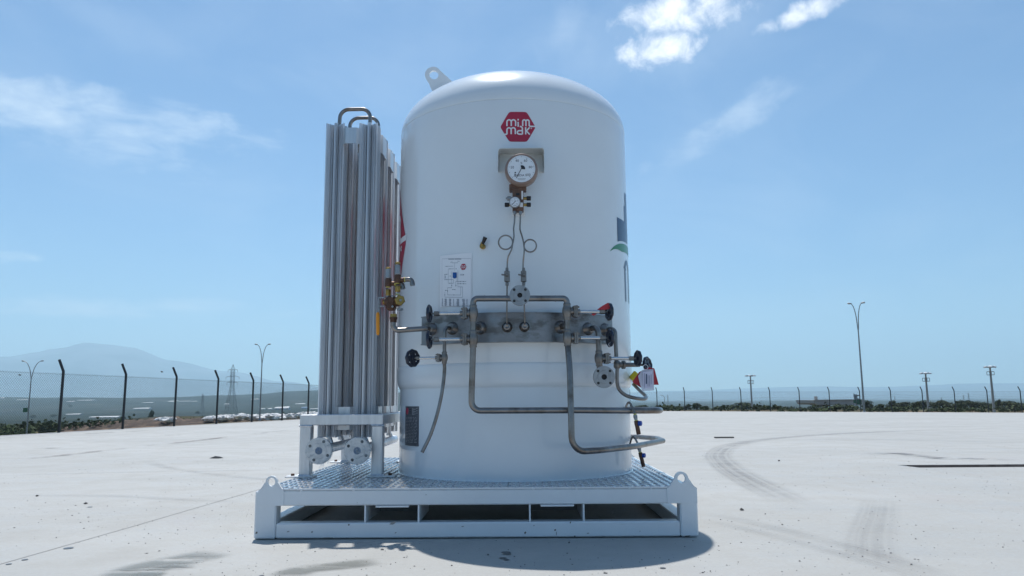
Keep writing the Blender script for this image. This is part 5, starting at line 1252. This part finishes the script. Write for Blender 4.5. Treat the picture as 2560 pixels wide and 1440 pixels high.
for i, (px, t, w_) in enumerate(pines):
    side = 'first' if i == 0 else None
    lab = f'dark spreading tree beyond the far fence, {["just right of the tank", "third fence post right of the tank", "low one left of the second gap", "left of the two tall crowns", "tall crown left of the leftmost floodlight", "small one between two wider crowns", "wide low one left of the leftmost floodlight", "narrow one hugging the leftmost floodlight", "wide flat one behind the leftmost floodlight", "low one right of the leftmost floodlight", "flat one midway to the concrete bridge", "small one nearing the concrete bridge", "lowest one left of the concrete bridge", "behind the tall street lamp", "small high one right of the tall street lamp", "dome shaped one left of the middle floodlight", "broad one behind the middle floodlight", "small one right of the middle floodlight", "dome right of the middle floodlight", "left half of the big double crown", "right half of the big double crown", "left of the tallest floodlight", "thin one touching the tallest floodlight", "wide one near the right edge", "last one at the right edge"][i]}'
    plant('pine', i % 5, px, t, 1028, w_ * 1.25, 150 + (i * 37) % 60, lab, 'trees beyond the far fence')
rounds = [(2092, 1009, 46), (2122, 1011, 34), (2210, 1008, 38), (2291, 1003, 26), (2482, 1011, 30), (2536, 1004, 48), (2004, 1017, 26)]
rl = ['dark round tree in front of the concrete bridge', 'round tree under the road sign gantry', 'round green tree right of the tall street lamp base', 'upright round tree left of the middle floodlight', 'small round tree at the foot of the tallest floodlight', 'large round tree at the right edge behind the fence', 'low round tree left of the concrete bridge']
for i, (px, t, w_) in enumerate(rounds): plant('round', i % 3, px, t, 1031, w_ * 1.1, 92 + (i * 17) % 20, rl[i], 'round trees along the far fence')
bushes = [(2060, 1017, 40), (2180, 1019, 30), (2235, 1016, 30), (2262, 1014, 28), (2362, 1017, 36), (2395, 1017, 40), (2428, 1018, 34), (2455, 1021, 26), (2510, 1020, 26), (1985, 1021, 26), (1950, 1023, 20), (2040, 1020, 26), (2330, 1021, 28)]
bl = ['pale green bush below the concrete bridge', 'bush at the foot of the tall street lamp', 'green bush below the small high tree on the right', 'round bush left of the middle floodlight', 'left one of three green bushes between the floodlights', 'middle one of three green bushes between the floodlights', 'right one of three green bushes between the floodlights', 'low bush left of the tallest floodlight', 'low bush right of the tallest floodlight', 'low bush left of the round tree by the bridge', 'smallest low bush far left of the bridge', 'bush at the left end of the concrete bridge', 'low bush at the foot of the middle floodlight']
for i, (px, t, w_) in enumerate(bushes): plant('bush', i % 3, px, t, 1031, w_ * 1.1, 78 + (i * 13) % 14, bl[i], 'bushes along the far fence')
lb = [(20, 1058, 1090, 60, 78), (70, 1062, 1092, 60, 84), (118, 1060, 1084, 46, 92), (12, 1072, 1094, 40, 70), (48, 1074, 1092, 26, 72), (165, 1056, 1080, 50, 96), (240, 1050, 1072, 40, 104), (105, 1052, 1075, 26, 120), (200, 1058, 1074, 30, 110)]
ll = ['dark bush at the left edge beyond the fence', 'wide bush right of the far left street lamp', 'bush left of the first fence post', 'low light green bush at the left edge', 'small bright bush at the foot of the far left street lamp', 'bush right of the first fence post', 'round bush between the first two fence posts', 'bush farther back left of the first fence post', 'low bush on the earth bank right of the first fence post']
for i, (px, t, b_, w_, y) in enumerate(lb): plant('bush', i % 3, px, t, b_, w_, y, ll[i], 'bushes beyond the left fence')
plant('round', 1, 378, 1023, 1046, 14, 300, 'lone dark upright tree in the valley behind the second fence post', 'trees in the valley')
for i, (px, py, w_, lab) in enumerate(((175, 1016, 12, 'small dark tree in the plain right of the first post'), (135, 1041, 16, 'dark tree clump in the plain left of the first fence post'), (80, 1042, 18, 'dark tree clump in the plain by the far left lamp'), (495, 1033, 14, 'dark tree clump at the foot of the small pylon'))):
    p = hit(px, py + 3); plant('round', i % 3, px, py - 6, py + 3, w_, p.y, lab, 'trees in the valley')

# earth bank and rubble beyond the left fence
dirt = mat('red_brown_earth', (.075, .05, .036), .95, 0, .35, .5, bump=.12, bscale=1.6, col2=(.17, .115, .075), c2=(.5, .64), c2scale=.7)
mb = MB(); cols = [(150 + 5 * k) for k in range(137)]; vs = []; rowsn = 17
for px in cols:
    topy = interp([(140, 1068), (250, 1060), (300, 1053), (420, 1049), (560, 1047), (660, 1044), (790, 1037), (830, 1036)], px) + 3 * mnoise.noise(V((px * .03, 1, 0))) + 2 * mnoise.noise(V((px * .11, 4, 0)))
    ybase = interp([(140, 88), (400, 84), (800, 86)], px)
    for j in range(rowsn):
        t = j / (rowsn - 1); y = ybase - 7 + 18 * t; prof_ = sin(pi * min(1, t * 1.15)) ** .8 if t < .87 else 0
        tp = PY(px, topy, ybase + 1); g0 = terr(tp.x, tp.y) - .3; x = (px - 1300) / 1920 * y
        z = g0 + (tp.z - g0) * max(0, prof_) + .34 * max(0, prof_) * mnoise.noise(V((x * 1.3, y * 1.3, 2))) + .22 * max(0, prof_) * abs(mnoise.noise(V((x * 2.9, y * 2.9, 6)))); vs.append((x, y, z))
mb.add(vs, [(i * rowsn + j, i * rowsn + j + 1, (i + 1) * rowsn + j + 1, (i + 1) * rowsn + j) for i in range(len(cols) - 1) for j in range(rowsn - 1)])
mb.build('earth_bank', dirt, None, angle=60, kind='structure')
rub = mat('white_rubble', (.80, .79, .77), .9, 0, .3, 3)
def rock(p, s, R):
    mb = MB(); n1, n2 = 7, 4; vs = []
    for j in range(n2 + 1):
        for i in range(n1):
            a = 2 * pi * i / n1 + .4 * j; e = pi * j / n2 - pi / 2; k = s * R.uniform(.72, 1.2); vs.append((p[0] + k * 1.35 * cos(e) * cos(a), p[1] + k * cos(e) * sin(a), p[2] + k * .62 * sin(e)))
    mb.add(vs, [(j * n1 + i, j * n1 + (i + 1) % n1, (j + 1) * n1 + (i + 1) % n1, (j + 1) * n1 + i) for j in range(n2) for i in range(n1)]); return mb
R = random.Random(11); k = 0
mbs = MB()
for i in range(560):
    px = R.choice((R.uniform(400, 432), R.uniform(512, 536), R.uniform(545, 572), R.uniform(582, 632), R.uniform(640, 735), R.uniform(650, 722), R.uniform(745, 800))); 
    ty_ = interp([(400, 1049), (520, 1047), (600, 1042), (700, 1040), (800, 1036)], px) + R.uniform(-2.2, 7 if 590 < px < 740 else 2.5); y = R.uniform(78, 84); p = PY(px, ty_, y); s = R.choice((.10, .14, .2, .28, .4)) * R.uniform(.7, 1.2)
    m_ = rock(p, s, R); mbs.add(m_.v, m_.f)
tag(mbs.build('rubble', rub, None, smooth=False, kind='stuff'), 'white broken rubble heaped on the earth bank behind the left fence')

# low scrub on the earth bank and along the far fence
mb = MB(); R = random.Random(5)
def tuft(px, py, y, s):
    p = PY(px, py, y)
    for _ in range(14):
        d = V((R.gauss(0, 1), R.gauss(0, 1), abs(R.gauss(0, .8)))) * s * .5; n_ = V((R.uniform(-1, 1), R.uniform(-1, 1), R.uniform(0, 1))).normalized(); a = n_.orthogonal().normalized(); b = n_.cross(a); k = s * R.uniform(.15, .32)
        q = p + d; mb.add([q + a * k, q + b * k, q - a * k, q - b * k], [(0, 1, 2, 3)])
for i in range(150):
    px = R.uniform(-20, 330); top = interp([(-20, 1066), (140, 1064), (250, 1058), (330, 1053)], px); tuft(px, top + R.uniform(0, 14) * (1 - max(0, px - 180) / 300), R.uniform(84, 92), R.uniform(.3, .8))
for i in range(60):
    px = R.uniform(330, 800); tuft(px, interp([(330, 1053), (560, 1047), (800, 1037)], px), R.uniform(88, 92), R.uniform(.15, .4))
for i in range(80):
    px = R.uniform(1600, 2600); tuft(px, R.uniform(1022, 1030), R.uniform(68, 90), R.uniform(.25, .7))
mb.build('scrub', leaf_mats[2], None, smooth=False, kind='stuff', recalc=False)

# ------------------------------------------------------------------ far buildings, bridge, sign gantry
wroof = mat('white_roof', (.62, .615, .60), .6); wwall = mat('pale_wall', (.42, .41, .40), .8); bwall = mat('blue_wall', (.12, .22, .36), .7)
def shed(x0, x1, py, hpx, label, m=wroof, wm=wwall):
    p = hit((x0 + x1) / 2, py + 1, near=420); y = p.y; a, b = PY(x0, py, y), PY(x1, py, y); h = max(2.5, hpx / 1920 * y); z = terr(p.x, p.y) - 1; dpt = max(10, min(60, (b.x - a.x) * .5))
    o = thing('shed', (p.x, y, z), label, 'shed', 'pale sheds in the valley'); mb = MB(); mb.box(a.x, b.x, y, y + dpt, z, z + 1 + h * .55); mb.build('wall', wm, o, smooth=False)
    mb = MB(); zr = z + 1 + h * .56; mb.add([(a.x - .5, y - .5, zr), (b.x + .5, y - .5, zr), (b.x + .5, y + dpt + .5, zr), (a.x - .5, y + dpt + .5, zr), (a.x - .5, y + dpt / 2, zr + h * .35), (b.x + .5, y + dpt / 2, zr + h * .6)], [(0, 1, 5, 4), (2, 3, 4, 5), (0, 4, 3), (1, 2, 5), (3, 2, 1, 0)]); mb.build('roof', m, o, smooth=False)
    nw = max(2, min(6, int((x1 - x0) / 8))); first = None
    for k in range(nw):
        xx = a.x + (b.x - a.x) * (k + .5) / nw
        if first is None:
            mb = MB(); mb.box(xx - 1.2, xx + 1.2, y - .12, y + .05, z + 1 + h * .1, z + 1 + h * .4); first = mb.build('door', rubber, o, smooth=False); x_first = xx
        else: share(first, o, (xx - x_first, 0, 0))
for a in ((332, 371, 1023, 4, 'long white shed in the valley between the second and third fence post'), (222, 292, 1044, 4, 'longest white roofed shed near the earth bank left of the second post'), (191, 231, 1001, 2, 'far white shed high on the plain right of the first post'), (166, 184, 1004, 2, 'small far white shed just right of the first fence post'), (354, 380, 1007, 2, 'far white shed above the long white shed'), (418, 434, 1005, 2, 'small far white shed left of the third post'),
          (423, 444, 1004, 2, 'left one of a far row of white sheds by the third post'), (447, 472, 1004, 2, 'middle one of a far row of white sheds right of the third post'), (476, 491, 1004, 2, 'right one of a far row of white sheds before the small pylon'), (164, 198, 1037, 3, 'pinkish low shed on the plain right of the first post'), (0, 9, 996, 3, 'white shed at the left edge high on the plain'),
          (649, 661, 1023, 3, 'small white shed left of the big one near the tall lamp'), (669, 678, 1023, 3, 'smallest white shed beside the big one near the fifth post'), (738, 761, 1011, 3, 'far white shed left of the last left fence post'), (627, 645, 999, 2, 'far white shed on the slope behind the tall lamp'), (775, 800, 1023, 3, 'white shed row just left of the finned vaporizer'), (560, 572, 1011, 3, 'tiny white shed left of the large pylon'), (40, 66, 1000, 2, 'far pale shed by the far left lamp')): shed(*a)
shed(686, 721, 1024, 8, 'big white roofed shed with blue walls right of the tall lamp', wroof, bwall)
shed(753, 768, 1022, 5, 'blue walled shed left of the last left fence post', bwall, bwall)
# concrete bridge end
br_m = mat('bridge_concrete', (.40, .38, .36), .85, 0, .15, .3)
yb_ = 140; B = lambda px, py: PY(px, py, yb_); br = thing('concrete_bridge', B(2090, 1025), 'grey concrete bridge with a cantilevered end among trees at right', 'bridge')
mb = MB(); P = [B(2034, 1000.5), B(2100, 1000), B(2160, 1000), B(2160, 1013), B(2110, 1013), B(2098, 1012), B(2042, 1012), B(2036, 1008)]; mb.prism(P, (0, 9, 0)); mb.build('deck', br_m, br, smooth=False)
mb = MB(); P = [B(2055, 1012.2), B(2090, 1012.2), B(2080, 1017), B(2079, 1036), B(2066, 1036), B(2065, 1017)]; mb.prism([p + V((0, 2, 0)) for p in P], (0, 4, 0)); mb.build('pier', br_m, br, smooth=False)
mb = MB(); a, b = B(2043.5, 991), B(2049.5, 1000.6); mb.box(a.x, b.x, yb_ + 1, yb_ + 1.6, b.z, a.z); mb.build('cabinet', br_m, br, smooth=False)
mb = MB(); a, b = B(2035, 999), B(2159, 1000.4); mb.box(a.x, b.x, yb_ - .15, yb_ + .1, b.z, a.z); mb.build('parapet', mat('pale_parapet', (.45, .43, .40), .8), br, smooth=False)
sg_ = thing('sign_gantry', PY(2140, 1030, 134), 'road sign gantry with green boards beside the concrete bridge', 'sign'); S_ = lambda px, py: PY(px, py, 134)
mb = MB(); mb.tube([S_(2141, 1034), S_(2140, 986)], .22, 6); mb.tube([S_(2134, 990), S_(2150, 988)], .12, 5); mb.tube([S_(2135, 984), S_(2137, 1000)], .1, 5); mb.tube([S_(2137, 997), S_(2148, 997)], .1, 5); mb.build('post', lamp_m, sg_)
for px0, py0, px1, py1 in ((2131, 1000, 2137, 1008), (2139, 999, 2151, 1011)):
    a, b = S_(px0, py0), S_(px1, py1); mb = MB(); mb.box(a.x, b.x, 133.5, 133.65, b.z, a.z); mb.build('sign_board', mat('sign_green', (.01, .10, .055), .5), sg_, smooth=False)
# green box sign on the far left lamp
mb = MB(); p = PY(62, 1025, 79.7); mb.box(p.x - .18, p.x + .28, p.y - .02, p.y + .02, p.z - .22, p.z + .22); tag(mb.build('notice_board', mat('notice_green', (.02, .14, .07), .5), loc=p), 'small green notice board on the far left street lamp', 'sign')
# birds
for px, py, lab in ((50, 938, 'bird flying near the far left street lamp'), (405, 930, 'bird flying right of the mountain, above the fence')):
    c = PY(px, py, 60); mb = MB(); mb.lathe(c - V((.10, 0, 0)), (1, .1, 0), [(0, .005), (.05, .032), (.13, .030), (.18, .018), (.21, .004)], 8)
    bd = tag(mb.build('bird', rubber, loc=c), lab, 'bird', 'birds in the sky')
    for s in (-1, 1):
        mb = MB(); mb.prism([c + V((-.03, 0, .01)), c + V((.05, 0, .01)), c + V((.03, s * .10, .06)), c + V((-.04, s * .19, .05)), c + V((-.06, s * .1, .07))], (0, 0, .006)); mb.build('wing', rubber, bd, smooth=False)

# ------------------------------------------------------------------ haze
HAZE_D = 1.1e-4
hm = bpy.data.materials.new('haze_air'); hm.use_nodes = True; n = NT(hm.node_tree); n.n.clear()
pv = n.new('ShaderNodeVolumePrincipled'); pv.inputs['Color'].default_value = (.65, .88, 1, 1); pv.inputs['Density'].default_value = HAZE_D; pv.inputs['Anisotropy'].default_value = .35
ou = n.new('ShaderNodeOutputMaterial'); n.l.new(pv.outputs[0], ou.inputs['Volume'])
mb = MB(); mb.box(-19000, 19000, -19000, 19000, -80, 1250); hz_ = mb.build('haze', hm, None, smooth=False, kind='stuff')
